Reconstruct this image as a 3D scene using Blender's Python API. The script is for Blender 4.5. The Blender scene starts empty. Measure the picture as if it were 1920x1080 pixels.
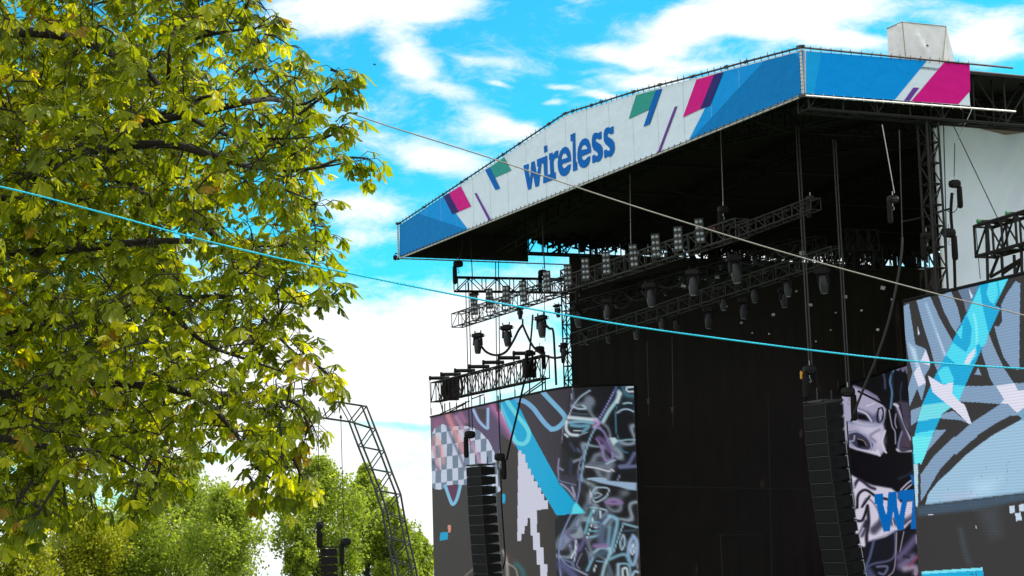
import bpy, math, random
import numpy as np
from mathutils import Vector, Matrix
from mathutils.geometry import tessellate_polygon
PI = math.pi
random.seed(7); RNG = np.random.default_rng(11)
scene = bpy.context.scene
# ------------------------------------------------------------------ camera
CAM_Z = 1.7; FPX = 3500.0; PITCH = math.radians(7.4); ROLL = math.radians(-1.66)
cam_d = bpy.data.cameras.new('camera'); cam = bpy.data.objects.new('camera', cam_d)
scene.collection.objects.link(cam); scene.camera = cam
RM = Matrix.Rotation(PI/2 + PITCH, 3, 'X') @ Matrix.Rotation(ROLL, 3, 'Z')
cam.matrix_world = Matrix.Translation((0, 0, CAM_Z)) @ RM.to_4x4()
cam_d.sensor_width = 36.0; cam_d.lens = 36.0*FPX/1920.0
cam_d.clip_start = 0.1; cam_d.clip_end = 5000
# ------------------------------------------------------------------ world + sun + exposure
SUN_AZ = math.radians(66); SUN_EL = math.radians(46)      # azimuth to the right of +Y
scene.view_settings.view_transform = 'Standard'; scene.view_settings.look = 'None'
scene.view_settings.exposure = 0.0; scene.view_settings.gamma = 1.0
world = bpy.data.worlds.new('World'); scene.world = world; world.use_nodes = True
def ray(px, py):
    d = RM @ Vector(((px-960)/FPX, -(py-540)/FPX, -1.0)); return d / d.y
def build_world():
    nt = world.node_tree; N = nt.nodes; L = nt.links; N.clear()
    out = N.new('ShaderNodeOutputWorld'); bg = N.new('ShaderNodeBackground')
    L.new(bg.outputs[0], out.inputs[0]); bg.inputs[1].default_value = 0.1
    sky = N.new('ShaderNodeTexSky'); sky.sky_type = 'NISHITA'; sky.sun_disc = False
    sky.sun_elevation = SUN_EL; sky.sun_rotation = SUN_AZ; sky.air_density = 1.0; sky.ozone_density = 1.0; sky.dust_density = .3
    tint = N.new('ShaderNodeMix'); tint.data_type = 'RGBA'; tint.blend_type = 'MULTIPLY'; tint.inputs[0].default_value = 1
    L.new(sky.outputs[0], tint.inputs[6]); tint.inputs[7].default_value = (0.21, 1.68, 1.85, 1)
    tc = N.new('ShaderNodeTexCoord'); sp = N.new('ShaderNodeSeparateXYZ'); L.new(tc.outputs['Generated'], sp.inputs[0])
    def m(op, a, b=None, clamp=False):
        n = N.new('ShaderNodeMath'); n.operation = op; n.use_clamp = clamp
        for i, v in enumerate((a, b)):
            if v is None: continue
            if isinstance(v, (int, float)): n.inputs[i].default_value = v
            else: L.new(v, n.inputs[i])
        return n.outputs[0]
    ya = m('MAXIMUM', m('ABSOLUTE', sp.outputs[1]), 0.05)
    gx = m('DIVIDE', sp.outputs[0], ya); gz = m('DIVIDE', sp.outputs[2], ya)
    cb = N.new('ShaderNodeCombineXYZ'); L.new(gx, cb.inputs[0]); L.new(gz, cb.inputs[1])
    # domain warp so the cloud banks have wispy edges
    def noise(scale, detail, rough, sc=(1, 1, 1), rot=0, seed=0, src=None):
        mp = N.new('ShaderNodeMapping'); L.new(src or cb.outputs[0], mp.inputs[0])
        mp.inputs['Scale'].default_value = sc; mp.inputs['Rotation'].default_value = (0, 0, rot); mp.inputs['Location'].default_value = (seed, seed*.7, 0)
        n = N.new('ShaderNodeTexNoise'); n.inputs['Scale'].default_value = scale; n.inputs['Detail'].default_value = detail; n.inputs['Roughness'].default_value = rough
        n.inputs['Distortion'].default_value = .4
        L.new(mp.outputs[0], n.inputs['Vector']); return n
    wn = noise(9, 3, .5, seed=3.1)
    wv = N.new('ShaderNodeVectorMath'); wv.operation = 'SUBTRACT'; L.new(wn.outputs['Color'], wv.inputs[0]); wv.inputs[1].default_value = (.5, .5, .5)
    ws = N.new('ShaderNodeVectorMath'); ws.operation = 'SCALE'; L.new(wv.outputs[0], ws.inputs[0]); ws.inputs['Scale'].default_value = .022
    wa = N.new('ShaderNodeVectorMath'); wa.operation = 'ADD'; L.new(cb.outputs[0], wa.inputs[0]); L.new(ws.outputs[0], wa.inputs[1])
    # cloud banks: (photo x, y, half-width, half-height, tilt degrees, weight)
    blobs = [(700, 12, 235, 48, -2, 1.1), (560, 50, 150, 26, -4, .6), (772, 105, 52, 80, 22, .85), (880, 190, 150, 26, -32, .5), (830, 10, 90, 30, 0, .5),
             (930, 250, 95, 34, -14, .55), (820, 295, 125, 34, -14, 1.0), (960, 245, 50, 24, -10, .3), (700, 410, 95, 34, 4, .75), (690, 455, 130, 18, 4, .5), (640, 390, 60, 20, 0, .5),
             (760, 690, 380, 140, 0, 1.35), (760, 980, 460, 170, 0, 1.3), (300, 800, 420, 380, 0, .9), (760, 790, 150, 9, 0, -.5), (700, 760, 80, 5, 0, -.3),
             (1290, 45, 100, 46, 12, .9), (1500, 22, 230, 52, 0, 1.1), (1000, 200, 480, 150, 0, .14), (1500, 60, 420, 90, 0, .3), (700, 330, 220, 200, 0, .12), (1190, 95, 130, 22, -4, .9), (1220, 150, 100, 26, -8, .95),
             (1130, 178, 36, 10, -12, .75), (1060, 157, 34, 8, -6, .65), (1040, 190, 28, 8, 0, .5), (945, 160, 30, 6, -8, .6), (920, 115, 50, 12, -4, .35), (1270, 122, 110, 15, -8, .7),
             (1500, 70, 170, 26, -10, .8), (1600, 85, 90, 16, 0, .6), (1850, 80, 110, 44, 0, 1.1), (1850, 30, 110, 24, 0, .6), (1900, 160, 50, 18, 0, .35), (120, 220, 300, 130, 0, .5), (80, 1050, 200, 70, 0, 1), (1400, 500, 520, 80, 4, 1.1)]
    acc = None
    for (bx, by, w, h, t, wt) in blobs:
        d = ray(bx, by)
        mp = N.new('ShaderNodeMapping'); mp.vector_type = 'TEXTURE'; L.new(wa.outputs[0], mp.inputs[0])
        mp.inputs['Location'].default_value = (d.x, d.z, 0); mp.inputs['Rotation'].default_value = (0, 0, math.radians(t))
        mp.inputs['Scale'].default_value = (w/FPX*1.45, h/FPX*1.45, 1)
        ln = N.new('ShaderNodeVectorMath'); ln.operation = 'LENGTH'; L.new(mp.outputs[0], ln.inputs[0])
        mr = N.new('ShaderNodeMapRange'); mr.interpolation_type = 'SMOOTHSTEP'; L.new(ln.outputs['Value'], mr.inputs[0])
        mr.inputs[1].default_value = .1; mr.inputs[2].default_value = 1.0; mr.inputs[3].default_value = wt; mr.inputs[4].default_value = 0
        acc = mr.outputs[0] if acc is None else m('ADD', acc, mr.outputs[0])
    n1 = noise(14, 8, .64, (1, 2.8, 1), math.radians(-12), 1.3, wa.outputs[0]); n2 = noise(52, 8, .72, (1, 1.9, 1), math.radians(-8), 5.3, wa.outputs[0])
    nz = m('ADD', m('MULTIPLY', m('SUBTRACT', n1.outputs[0], .5), 1.9), m('MULTIPLY', m('SUBTRACT', n2.outputs[0], .5), 1.25))
    front = m('GREATER_THAN', sp.outputs[1], .05)
    # the rest of the sky: broken cloud from plain noise in direction space
    n3 = noise(2.3, 6, .6, (1, 1, 2), 0, 8.8, tc.outputs['Generated'])
    gen = m('MULTIPLY', m('SUBTRACT', n3.outputs[0], .33), 5.0, True)
    frm = m('SUBTRACT', 1, m('MULTIPLY', m('ABSOLUTE', gx), 2.2), True)
    inn = m('MULTIPLY', m('MULTIPLY', frm, 4, True), front)
    t1 = m('ADD', acc, nz)
    mk = N.new('ShaderNodeMapRange'); mk.interpolation_type = 'SMOOTHSTEP'; L.new(t1, mk.inputs[0]); mk.inputs[1].default_value = .02; mk.inputs[2].default_value = 1.15
    mixm = m('ADD', m('MULTIPLY', mk.outputs[0], inn), m('MULTIPLY', gen, m('SUBTRACT', 1, inn)))
    mixm = m('MULTIPLY', mixm, 1.0, True)
    ccol = N.new('ShaderNodeMix'); ccol.data_type = 'RGBA'; L.new(inn, ccol.inputs[0]); ccol.inputs[6].default_value = (17.2, 16.6, 16.6, 1); ccol.inputs[7].default_value = (11.0, 11.4, 11.5, 1)
    cl = N.new('ShaderNodeMix'); cl.data_type = 'RGBA'; L.new(mixm, cl.inputs[0]); L.new(tint.outputs[2], cl.inputs[6]); L.new(ccol.outputs[2], cl.inputs[7])
    # below the horizon the world is dim
    hz = m('GREATER_THAN', sp.outputs[2], -.06)
    fl = N.new('ShaderNodeMix'); fl.data_type = 'RGBA'; L.new(hz, fl.inputs[0]); fl.inputs[6].default_value = (1.2, 1.4, .9, 1); L.new(cl.outputs[2], fl.inputs[7])
    L.new(fl.outputs[2], bg.inputs[0])
build_world()
sun_d = bpy.data.lights.new('sun', 'SUN'); sun = bpy.data.objects.new('sun', sun_d); scene.collection.objects.link(sun)
sun_d.energy = 5.0; sun_d.angle = math.radians(.5); sun_d.color = (1, .95, .85)
sv = Vector((math.sin(SUN_AZ)*math.cos(SUN_EL), math.cos(SUN_AZ)*math.cos(SUN_EL), math.sin(SUN_EL)))
sun.rotation_euler = sv.to_track_quat('Z', 'Y').to_euler()
scene.cycles.max_bounces = 6; scene.cycles.diffuse_bounces = 3; scene.cycles.transparent_max_bounces = 8

# ------------------------------------------------------------------ geometry helpers
CAMP = Vector((0, 0, CAM_Z))
Uv = Vector((-.45841, 1, 0)).normalized(); Vv = Vector((Uv.y, -Uv.x, 0))      # stage axes: along the front, into the stage
C0 = CAMP + ray(1508, 175)*75.0; ZB = C0.z                                     # near front roof corner, underside
CG = Vector((C0.x, C0.y, 0))
GROUND = -5.0
def S(u, v, z): return CG + Uv*u + Vv*v + Vector((0, 0, z))
def onY(px, py, Y): return CAMP + ray(px, py)*Y
def onV(px, py, v=0.0):
    d = ray(px, py); t = (CG + Vv*v - CAMP).dot(Vv)/d.dot(Vv); return CAMP + d*t
def onU(px, py, u=0.0):
    d = ray(px, py); t = (CG + Uv*u - CAMP).dot(Uv)/d.dot(Uv); return CAMP + d*t
def onZ(px, py, z):
    d = ray(px, py); return CAMP + d*((z-CAM_Z)/d.z)
def uvz(p): q = p - CG; return q.dot(Uv), q.dot(Vv), p.z

class MB:
    def __init__(s): s.v = []; s.f = []; s.m = []
    def add(s, vs, fs, mi=0):
        o = len(s.v); s.v += [tuple(x) for x in vs]; s.f += [tuple(i+o for i in f) for f in fs]; s.m += [mi]*len(fs); return s
    def box(s, c, sx, sy, sz, X=Vector((1, 0, 0)), Y=Vector((0, 1, 0)), Z=Vector((0, 0, 1)), mi=0, bev=0.0):
        c = Vector(c)
        if bev:
            vs = []; 
            for z in (-1, 1):
                for (a, b) in ((-1, -1), (1, -1), (1, 1), (-1, 1)):
                    vs.append(c + X*a*(sx/2-bev) + Y*b*(sy/2) + Z*z*(sz/2)); vs.append(c + X*a*(sx/2) + Y*b*(sy/2-bev) + Z*z*(sz/2))
            # order ring
            r = [0, 1, 3, 2, 4, 5, 7, 6]
            r = [1, 0, 2, 3, 5, 4, 6, 7]
            fs = [tuple(r[i] for i in range(8))[::-1], tuple(8+r[i] for i in range(8))]
            for i in range(8): fs.append((r[i], r[(i+1) % 8], 8+r[(i+1) % 8], 8+r[i]))
            return s.add(vs, fs, mi)
        vs = [c + X*a*sx/2 + Y*b*sy/2 + Z*d*sz/2 for d in (-1, 1) for (a, b) in ((-1, -1), (1, -1), (1, 1), (-1, 1))]
        return s.add(vs, [(3, 2, 1, 0), (4, 5, 6, 7), (0, 1, 5, 4), (1, 2, 6, 5), (2, 3, 7, 6), (3, 0, 4, 7)], mi)
    def hexa(s, b, t, mi=0): return s.add(list(b)+list(t), [(3, 2, 1, 0), (4, 5, 6, 7), (0, 1, 5, 4), (1, 2, 6, 5), (2, 3, 7, 6), (3, 0, 4, 7)], mi)
    def tube(s, pts, r, n=6, mi=0, cap=True):
        pts = [Vector(p) for p in pts]; rs = r if isinstance(r, (list, tuple)) else [r]*len(pts)
        vs = []; k = len(pts); prevx = None
        for i, p in enumerate(pts):
            d = (pts[min(i+1, k-1)] - pts[max(i-1, 0)])
            if d.length < 1e-9: d = Vector((0, 0, 1))
            d.normalize()
            if prevx is None: a = Vector((0, 0, 1)) if abs(d.z) < .9 else Vector((1, 0, 0)); x = d.cross(a).normalized()
            else: x = (prevx - d*prevx.dot(d)); x = x.normalized() if x.length > 1e-6 else d.orthogonal().normalized()
            prevx = x; y = d.cross(x)
            for j in range(n):
                a = 2*PI*j/n; vs.append(p + (x*math.cos(a) + y*math.sin(a))*rs[i])
        fs = [(i*n+j, i*n+(j+1) % n, (i+1)*n+(j+1) % n, (i+1)*n+j) for i in range(k-1) for j in range(n)]
        if cap: fs += [tuple(range(n))[::-1], tuple((k-1)*n+j for j in range(n))]
        return s.add(vs, fs, mi)
    def lathe(s, c, axis, prof, n=12, mi=0):       # prof: (along axis, radius)
        c = Vector(c); axis = Vector(axis).normalized()
        return s.tube([c + axis*a for a, _ in prof], [max(r, .0005) for _, r in prof], n, mi)
    def poly(s, pts, holes=(), mi=0):
        rings = [[Vector(p) for p in pts]] + [[Vector(p) for p in h] for h in holes]
        tris = tessellate_polygon(rings); flat = [p for r in rings for p in r]
        return s.add(flat, [tuple(t) for t in tris], mi)
COL = scene.collection
WL = {}
def thing(name, label, cat, loc=(0, 0, 0), group=None, kind=None):
    o = bpy.data.objects.new(name, None); COL.objects.link(o); o.location = Vector(loc); WL[o.name] = Vector(loc)
    o.empty_display_size = .3
    o['label'] = label; o['category'] = cat
    if group: o['group'] = group
    if kind: o['kind'] = kind
    return o
def part(name, mb, mats, parent, label=None, smooth=False, local=False):
    """links mb as one mesh; vertices are in world space unless local"""
    if not isinstance(mats, (list, tuple)): mats = [mats]
    base = WL.get(parent.name, Vector((0, 0, 0))) if parent is not None else Vector((0, 0, 0))
    if parent is None and not local:
        a = np.array(mb.v); lo = a.min(0); hi = a.max(0); base = Vector(((lo[0]+hi[0])/2, (lo[1]+hi[1])/2, lo[2]))
    me = bpy.data.meshes.new(name)
    vs = mb.v if local else [(x-base.x, y-base.y, z-base.z) for x, y, z in mb.v]
    me.from_pydata(vs, [], mb.f)
    for m_ in mats: me.materials.append(m_)
    if len(mats) > 1: me.polygons.foreach_set('material_index', mb.m)
    if smooth: me.polygons.foreach_set('use_smooth', [True]*len(me.polygons))
    me.update()
    o = bpy.data.objects.new(name, me); COL.objects.link(o)
    if parent is not None: o.parent = parent; WL[o.name] = base
    else: o.location = base; WL[o.name] = base
    if label: o['label'] = label
    return o
def single(name, mb, mats, label, cat, group=None, smooth=False, kind=None):
    o = part(name, mb, mats, None, None, smooth); o['label'] = label; o['category'] = cat
    if group: o['group'] = group
    if kind: o['kind'] = kind
    return o
def structure(name, mb, mats, smooth=False):
    o = part(name, mb, mats, None, None, smooth); o['kind'] = 'structure'; return o
def dup(root, loc, label, rot=None, scale=None):
    def rec(o, parent):
        c = o.copy(); COL.objects.link(c); c.parent = parent
        for ch in o.children: rec(ch, c)
        return c
    r = rec(root, None); r.location = loc; r['label'] = label
    if rot is not None: r.rotation_euler = rot
    if scale is not None: r.scale = (scale,)*3
    return r

# ------------------------------------------------------------------ materials
def lin(c): return tuple(((x/255)/12.92 if x/255 <= .04045 else ((x/255+.055)/1.055)**2.4) for x in c)
def pm(name, col, rough=.6, metal=0., var=.12, nscale=3., bump=0., bscale=8., spec=.5, trans=0., emis=None, stretch=(1, 1, 1)):
    m = bpy.data.materials.new(name); m.use_nodes = True; nt = m.node_tree; N = nt.nodes; L = nt.links
    b = N['Principled BSDF']; b.inputs['Roughness'].default_value = rough; b.inputs['Metallic'].default_value = metal
    b.inputs['Specular IOR Level'].default_value = spec
    tc = N.new('ShaderNodeTexCoord'); mp = N.new('ShaderNodeMapping'); mp.inputs['Scale'].default_value = stretch; L.new(tc.outputs['Object'], mp.inputs[0])
    n = N.new('ShaderNodeTexNoise'); n.inputs['Scale'].default_value = nscale; n.inputs['Detail'].default_value = 5; L.new(mp.outputs[0], n.inputs['Vector'])
    r = N.new('ShaderNodeMix'); r.data_type = 'RGBA'; L.new(n.outputs[0], r.inputs[0])
    r.inputs[6].default_value = (*[c*(1-var) for c in col], 1); r.inputs[7].default_value = (*[min(c*(1+var), 1) for c in col], 1)
    L.new(r.outputs[2], b.inputs['Base Color'])
    if bump:
        n2 = N.new('ShaderNodeTexNoise'); n2.inputs['Scale'].default_value = bscale; n2.inputs['Detail'].default_value = 6; L.new(mp.outputs[0], n2.inputs['Vector'])
        bp = N.new('ShaderNodeBump'); bp.inputs['Strength'].default_value = bump; bp.inputs['Distance'].default_value = .2; L.new(n2.outputs[0], bp.inputs['Height']); L.new(bp.outputs[0], b.inputs['Normal'])
    if trans:
        t = N.new('ShaderNodeBsdfTranslucent'); L.new(r.outputs[2], t.inputs[0]); mx = N.new('ShaderNodeMixShader'); mx.inputs[0].default_value = trans
        L.new(b.outputs[0], mx.inputs[1]); L.new(t.outputs[0], mx.inputs[2]); L.new(mx.outputs[0], N['Material Output'].inputs[0])
    if emis: b.inputs['Emission Color'].default_value = (*emis[0], 1); b.inputs['Emission Strength'].default_value = emis[1]
    return m
def cloth(name, rgb, k=1.0, bump=.35): return pm(name, tuple(c*k for c in lin(rgb)), .7, 0, .05, 1.2, bump, 1.3, .08)
M = dict(
    steel=pm('black_truss_steel', (.014, .012, .010), .6, .0, .3, spec=.15), steel_grey=pm('lit_truss_steel', (.042, .038, .034), .6, .0, .3, spec=.3),  # truss steel shaded by colour: black for backlit silhouettes, greyer inside the stage
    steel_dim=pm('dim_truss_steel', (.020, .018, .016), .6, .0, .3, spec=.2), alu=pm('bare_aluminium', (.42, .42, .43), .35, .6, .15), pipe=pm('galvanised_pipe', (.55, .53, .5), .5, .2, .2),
    black=pm('black_stage_cloth', (.046, .039, .033), .95, 0, .15, .6, .15, 2., .05), rubber=pm('black_rubber', (.014, .012, .011), .8, spec=.1),
    plastic=pm('black_plastic', (.014, .012, .011), .6, 0, .2, 4, .1, 20, .15), cab=pm('black_speaker_cabinet', (.014, .012, .012), .7, 0, .2, 6, .1, 30, .12),
    grille=pm('speaker_grille', (.011, .010, .0105), .8, 0, .3, 30, spec=.1), rope_b=pm('cyan_rope', lin((30, 205, 240)), .6, 0, .25, 40),
    rope_g=pm('pale_rope', (.33, .3, .27), .7), lens=pm('lamp_lens', (.35, .37, .4), .15, 0, .3, 9), tag=pm('glint_tag', (.42, .41, .4), .7), crane=pm('crane_steel', (.022, .021, .02), .6),
    drape=pm('white_drape', (.77, .82, .89), .85, 0, .06, .8, .25, 1.6, .2, trans=.06), tan=pm('tan_canvas', (.3, .24, .17), .9),
    box=pm('cream_canvas', (.86, .85, .83), .9, 0, .07, 1.5, .35, 2.2, .2, trans=.3), red=pm('red_connector', (.5, .03, .03), .5),
    orange=pm('orange_strap', (.75, .32, .02), .6), green=pm('green_tape', (.03, .18, .06), .5),
    grass=pm('grass', (.05, .08, .02), .95, 0, .4, .7), deck=pm('stage_deck', (.03, .028, .026), .8), roof=pm('roof_membrane', (.036, .031, .027), .9, 0, .2, .6, .15, 2, .1),
    b_white=cloth('banner_white', (218, 228, 238)), b_blue=cloth('banner_blue', (10, 150, 226)), b_dark=cloth('banner_dark_blue', (0, 122, 190)),
    b_navy=cloth('banner_navy', (48, 44, 112)), b_mag=cloth('banner_magenta', (214, 24, 132)), b_green=cloth('banner_green', (52, 152, 140)),
    b_royal=cloth('banner_royal', (0, 100, 184)), b_purple=cloth('banner_purple', (112, 62, 150)), b_side=cloth('banner_side_blue', (0, 146, 226), 1, .4), b_side_l=cloth('banner_side_light', (20, 162, 228), 1, .4),
    bark=pm('bark', (.022, .016, .011), .9, 0, .4, 6, .5, 20), bark2=pm('pale_bark', (.10, .085, .06), .9, 0, .3, 3))
def leaf_mat(name, c1, c2, c3, trans, tcol):
    m = bpy.data.materials.new(name); m.use_nodes = True; nt = m.node_tree; N = nt.nodes; L = nt.links; b = N['Principled BSDF']
    at = N.new('ShaderNodeAttribute'); at.attribute_name = 'tone'
    cr = N.new('ShaderNodeValToRGB'); L.new(at.outputs['Fac'], cr.inputs[0]); e = cr.color_ramp.elements
    e[0].position = 0; e[0].color = (*c1, 1); e[1].position = .975; e[1].color = (*c3, 1); k = e.new(.7); k.color = (*c2, 1); k = e.new(.995); k.color = (.24, .15, .02, 1)
    L.new(cr.outputs[0], b.inputs['Base Color']); b.inputs['Roughness'].default_value = .42; b.inputs['Specular IOR Level'].default_value = .2
    t = N.new('ShaderNodeBsdfTranslucent'); mul = N.new('ShaderNodeMix'); mul.data_type = 'RGBA'; mul.blend_type = 'MULTIPLY'; mul.inputs[0].default_value = 1
    L.new(cr.outputs[0], mul.inputs[6]); mul.inputs[7].default_value = (*tcol, 1); L.new(mul.outputs[2], t.inputs[0])
    mx = N.new('ShaderNodeMixShader'); mx.inputs[0].default_value = trans; L.new(b.outputs[0], mx.inputs[1]); L.new(t.outputs[0], mx.inputs[2]); L.new(mx.outputs[0], N['Material Output'].inputs[0])
    return m
M['leaf'] = leaf_mat('chestnut_leaf', (.055, .08, .004), (.19, .215, .007), (.54, .49, .016), .42, (3.1, 3.1, .8))
M['leaf_far'] = leaf_mat('poplar_leaf', (.12, .16, .025), (.23, .29, .04), (.40, .43, .08), .45, (2.6, 2.6, 1.2))
M['leaf_far2'] = leaf_mat('yellow_poplar_leaf', (.14, .17, .012), (.27, .28, .02), (.42, .40, .04), .45, (2.4, 2.4, 1.2))

# ------------------------------------------------------------------ ground
mb = MB(); n = 60
gy = np.concatenate([np.linspace(-400, 230, 22), np.linspace(250, 3000, n-22)])
gv = [(x, y, GROUND - max(0, y-230)*.075) for y in gy for x in np.linspace(-2000, 2000, n)]
mb.add(gv, [(j*n+i, j*n+i+1, (j+1)*n+i+1, (j+1)*n+i) for j in range(n-1) for i in range(n-1)])
structure('ground', mb, M['grass'])
# ------------------------------------------------------------------ the front banner
M['thread'] = pm('seam_thread', (.5, .53, .55), .9)
FTOP = [(749, 422), (832, 367.5), (875, 339), (975, 272.6), (1030, 236), (1060, 216.5), (1075, 211.5), (1110, 201), (1189, 176), (1300, 147.5), (1400, 120), (1508, 92)]
FBOT = [(749, 482), (1508, 175)]
L_END = uvz(onV(749, 482))[0]
ZT = onV(1508, 92).z
def crop(ox, oy, s, pts): return [(ox+x/s, oy+y/s) for x, y in pts]
def decal(px, off, face=None, u0=None):
    if u0 is None: return [onV(x, y) - Vv*off for x, y in px]
    return [onU(x, y, u0) - Uv*off for x, y in px]
def flat(name, px, mat, parent, off, label=None, holes=(), u0=None):
    mb = MB(); mb.poly(decal(px, off, u0=u0), [decal(h, off, u0=u0) for h in holes]); return part(name, mb, mat, parent, label)
fb = thing('fascia_banner', 'long gabled front banner along the roof edge with blue slab lettering', 'banner', S(L_END/2, 0, ZB))
outer = [onV(*p) for p in FTOP] + [onV(*p) for p in FBOT[::-1]]
mb = MB(); mb.poly(outer); mb.poly([p + Vv*.05 for p in outer])
cl = part('cloth', mb, M['b_white'], fb)
flat('blue_field', [(749.6, 422.5), (831.5, 368.5), (877.5, 429.8), (749.6, 481.3)], M['b_blue'], fb, .01)
flat('dark_blue_field', [(749.8, 422.5), (785, 400.5), (876, 430.2), (749.8, 481)], M['b_dark'], fb, .02)
flat('blue_field', [(1357.6, 134), (1507, 95), (1507, 174.7), (1292, 262)], M['b_blue'], fb, .01)
flat('dark_blue_field', [(1434, 113.8), (1490, 99.4), (1506.5, 119), (1506.5, 174), (1298.6, 259)], M['b_dark'], fb, .02)
flat('navy_block', [(832, 368.2), (842.3, 362.3), (861.2, 396.9), (848.9, 402)], M['b_navy'], fb, .03)
flat('magenta_block', [(842.3, 362), (864.3, 349), (884, 387), (861.2, 396.9)], M['b_mag'], fb, .03)
flat('purple_stripe', [(890.3, 362.8), (893.9, 361.5), (921.3, 412), (917, 414)], M['b_purple'], fb, .03)
flat('green_block', [(919.6, 313.4), (946, 295), (959.5, 319.5), (928.5, 332.9)], M['b_green'], fb, .03)
flat('royal_stripe', [(910.6, 318.9), (919.6, 313.4), (938.7, 353.3), (929.8, 356.1)], M['b_royal'], fb, .04)
flat('green_block', [(1193.6, 178.5), (1231.3, 168.5), (1218, 205.3), (1179.8, 223)], M['b_green'], fb, .03)
flat('royal_stripe', [(1231.3, 169), (1242.5, 166), (1219, 232.8), (1207.5, 237.9)], M['b_royal'], fb, .04)
flat('purple_stripe', [(1266, 200.2), (1271, 198.8), (1238.4, 285), (1233.3, 287.2)], M['b_purple'], fb, .03)
flat('magenta_block', [(1306.7, 149.5), (1340.3, 139.5), (1313.8, 204.6), (1281.2, 220)], M['b_mag'], fb, .03)
flat('navy_block', [(1340.3, 139.5), (1357.6, 134.5), (1332.2, 198.2), (1313.8, 204.9)], M['b_navy'], fb, .035)
LET = dict(
 w=([(90, 650), (158, 625), (160, 690), (150, 698), (178, 838), (192, 608), (237, 588), (268, 780), (290, 668), (272, 664), (268, 570), (408, 515), (412, 776), (452, 765), (440, 578), (434, 572), (432, 492), (480, 474), (488, 508), (520, 455), (560, 446), (550, 545), (508, 556), (492, 600), (500, 742), (523, 738), (525, 830), (355, 893), (353, 812), (369, 800), (358, 616), (330, 628), (295, 927), (248, 940), (216, 768), (190, 966), (150, 980), (98, 722), (92, 712)], []),
 d=([(362, 395), (372, 385), (408, 376), (410, 460), (368, 480)], []),
 e1=([(550, 610), (560, 530), (585, 455), (620, 410), (655, 395), (690, 410), (715, 460), (728, 530), (730, 590), (608, 632), (612, 662), (635, 690), (662, 672), (690, 645), (727, 628), (722, 690), (700, 745), (665, 785), (625, 795), (590, 780), (565, 730), (552, 670)], [[(600, 572), (605, 520), (625, 488), (650, 485), (672, 505), (685, 542)]]),
 l=([(722, 235), (785, 207), (795, 605), (812, 600), (815, 708), (757, 732), (752, 322), (725, 325)], []),
 e2=([(815, 490), (825, 410), (850, 340), (885, 295), (925, 280), (965, 300), (985, 350), (998, 410), (1000, 475), (872, 527), (880, 560), (905, 582), (935, 560), (955, 535), (990, 520), (985, 580), (965, 640), (930, 675), (895, 685), (855, 670), (830, 620), (817, 555)], [[(865, 440), (875, 395), (900, 372), (925, 375), (945, 405), (952, 425)]]),
 s1=([(1010, 300), (1020, 245), (1045, 210), (1080, 205), (1100, 215), (1115, 200), (1143, 190), (1140, 290), (1105, 300), (1090, 285), (1065, 292), (1060, 320), (1090, 340), (1130, 365), (1155, 410), (1160, 480), (1150, 540), (1120, 590), (1085, 605), (1060, 600), (1045, 612), (1018, 620), (1015, 520), (1048, 500), (1060, 520), (1090, 520), (1095, 490), (1075, 465), (1035, 440), (1012, 380)], []),
 s2=([(1170, 230), (1180, 175), (1205, 140), (1240, 130), (1260, 145), (1275, 128), (1303, 117), (1305, 215), (1268, 230), (1250, 215), (1225, 222), (1220, 250), (1250, 275), (1290, 300), (1315, 340), (1322, 410), (1312, 470), (1280, 520), (1245, 535), (1220, 528), (1205, 545), (1180, 553), (1175, 450), (1208, 430), (1220, 450), (1250, 450), (1255, 420), (1235, 395), (1195, 360), (1172, 310)], []))
mb = MB()
for k, (o_, hs) in LET.items():
    mb.poly(decal(crop(970, 220, 7.2, o_), .03), [decal(crop(970, 220, 7.2, h), .03) for h in hs])
part('lettering', mb, M['b_royal'], fb, 'blue slab-serif word wireless')
# sewn panel seams, edge pipes and the cord lacing that ties the cloth to them
for u in np.arange(2.5, L_END-1, 2.45):
    mb = MB()
    a = onV(1508, 175) + Uv*u - Vv*.012
    def topz(u_):
        best = ZT
        ps = [uvz(onV(*p)) for p in FTOP]
        ps.sort()
        for (a1, _, z1), (a2, _, z2) in zip(ps, ps[1:]):
            if a1 <= u_ <= a2: return z1 + (z2-z1)*(u_-a1)/(a2-a1)
        return ps[-1][2]
    zt = topz(u)
    mb.tube([S(u, -.006, ZB+.05), S(u, -.006, zt-.05)], .008, 4); part('seam', mb, M['thread'], fb)
mb = MB(); tp = [onV(x, y) + Vector((0, 0, .10)) - Vv*.03 for x, y in FTOP]
mb.tube(tp, .045, 6)
for i in range(len(tp)-1):
    mb.tube([tp[i]-Uv*.12, tp[i]+Uv*.12], .075, 6)
for u in np.arange(0, L_END, 6.0): mb.box(S(u, 0, topz(u)+.12), .25, .12, .12, Uv, Vv)
part('top_pipe', mb, M['steel_grey'], fb)
mb = MB(); mb.tube([S(-.1, -.03, ZB-.10), S(L_END+.2, -.03, onV(749, 482).z-.10)], .045, 6); part('bottom_pipe', mb, M['pipe'], fb)
R_ = random.Random(3); top_c = []; bot_c = []
for u in np.arange(.3, L_END-.2, .55):
    zt = topz(u); top_c += [S(u-.04, -.05, zt+.10), S(u, -.05, zt-.05), S(u+R_.uniform(-.06, .06), -.07, zt+R_.uniform(.17, .27)), S(u+.05, -.05, zt+.10)]
    bot_c += [S(u-.04, -.05, ZB-.07), S(u, -.05, ZB+.05), S(u+R_.uniform(-.05, .05), -.08, ZB-R_.uniform(.12, .17)), S(u+.05, -.05, ZB-.07)]
for c_ in (top_c, bot_c): mb = MB(); mb.tube(c_, .013, 4); part('lacing', mb, M['steel_grey'], fb)
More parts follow.
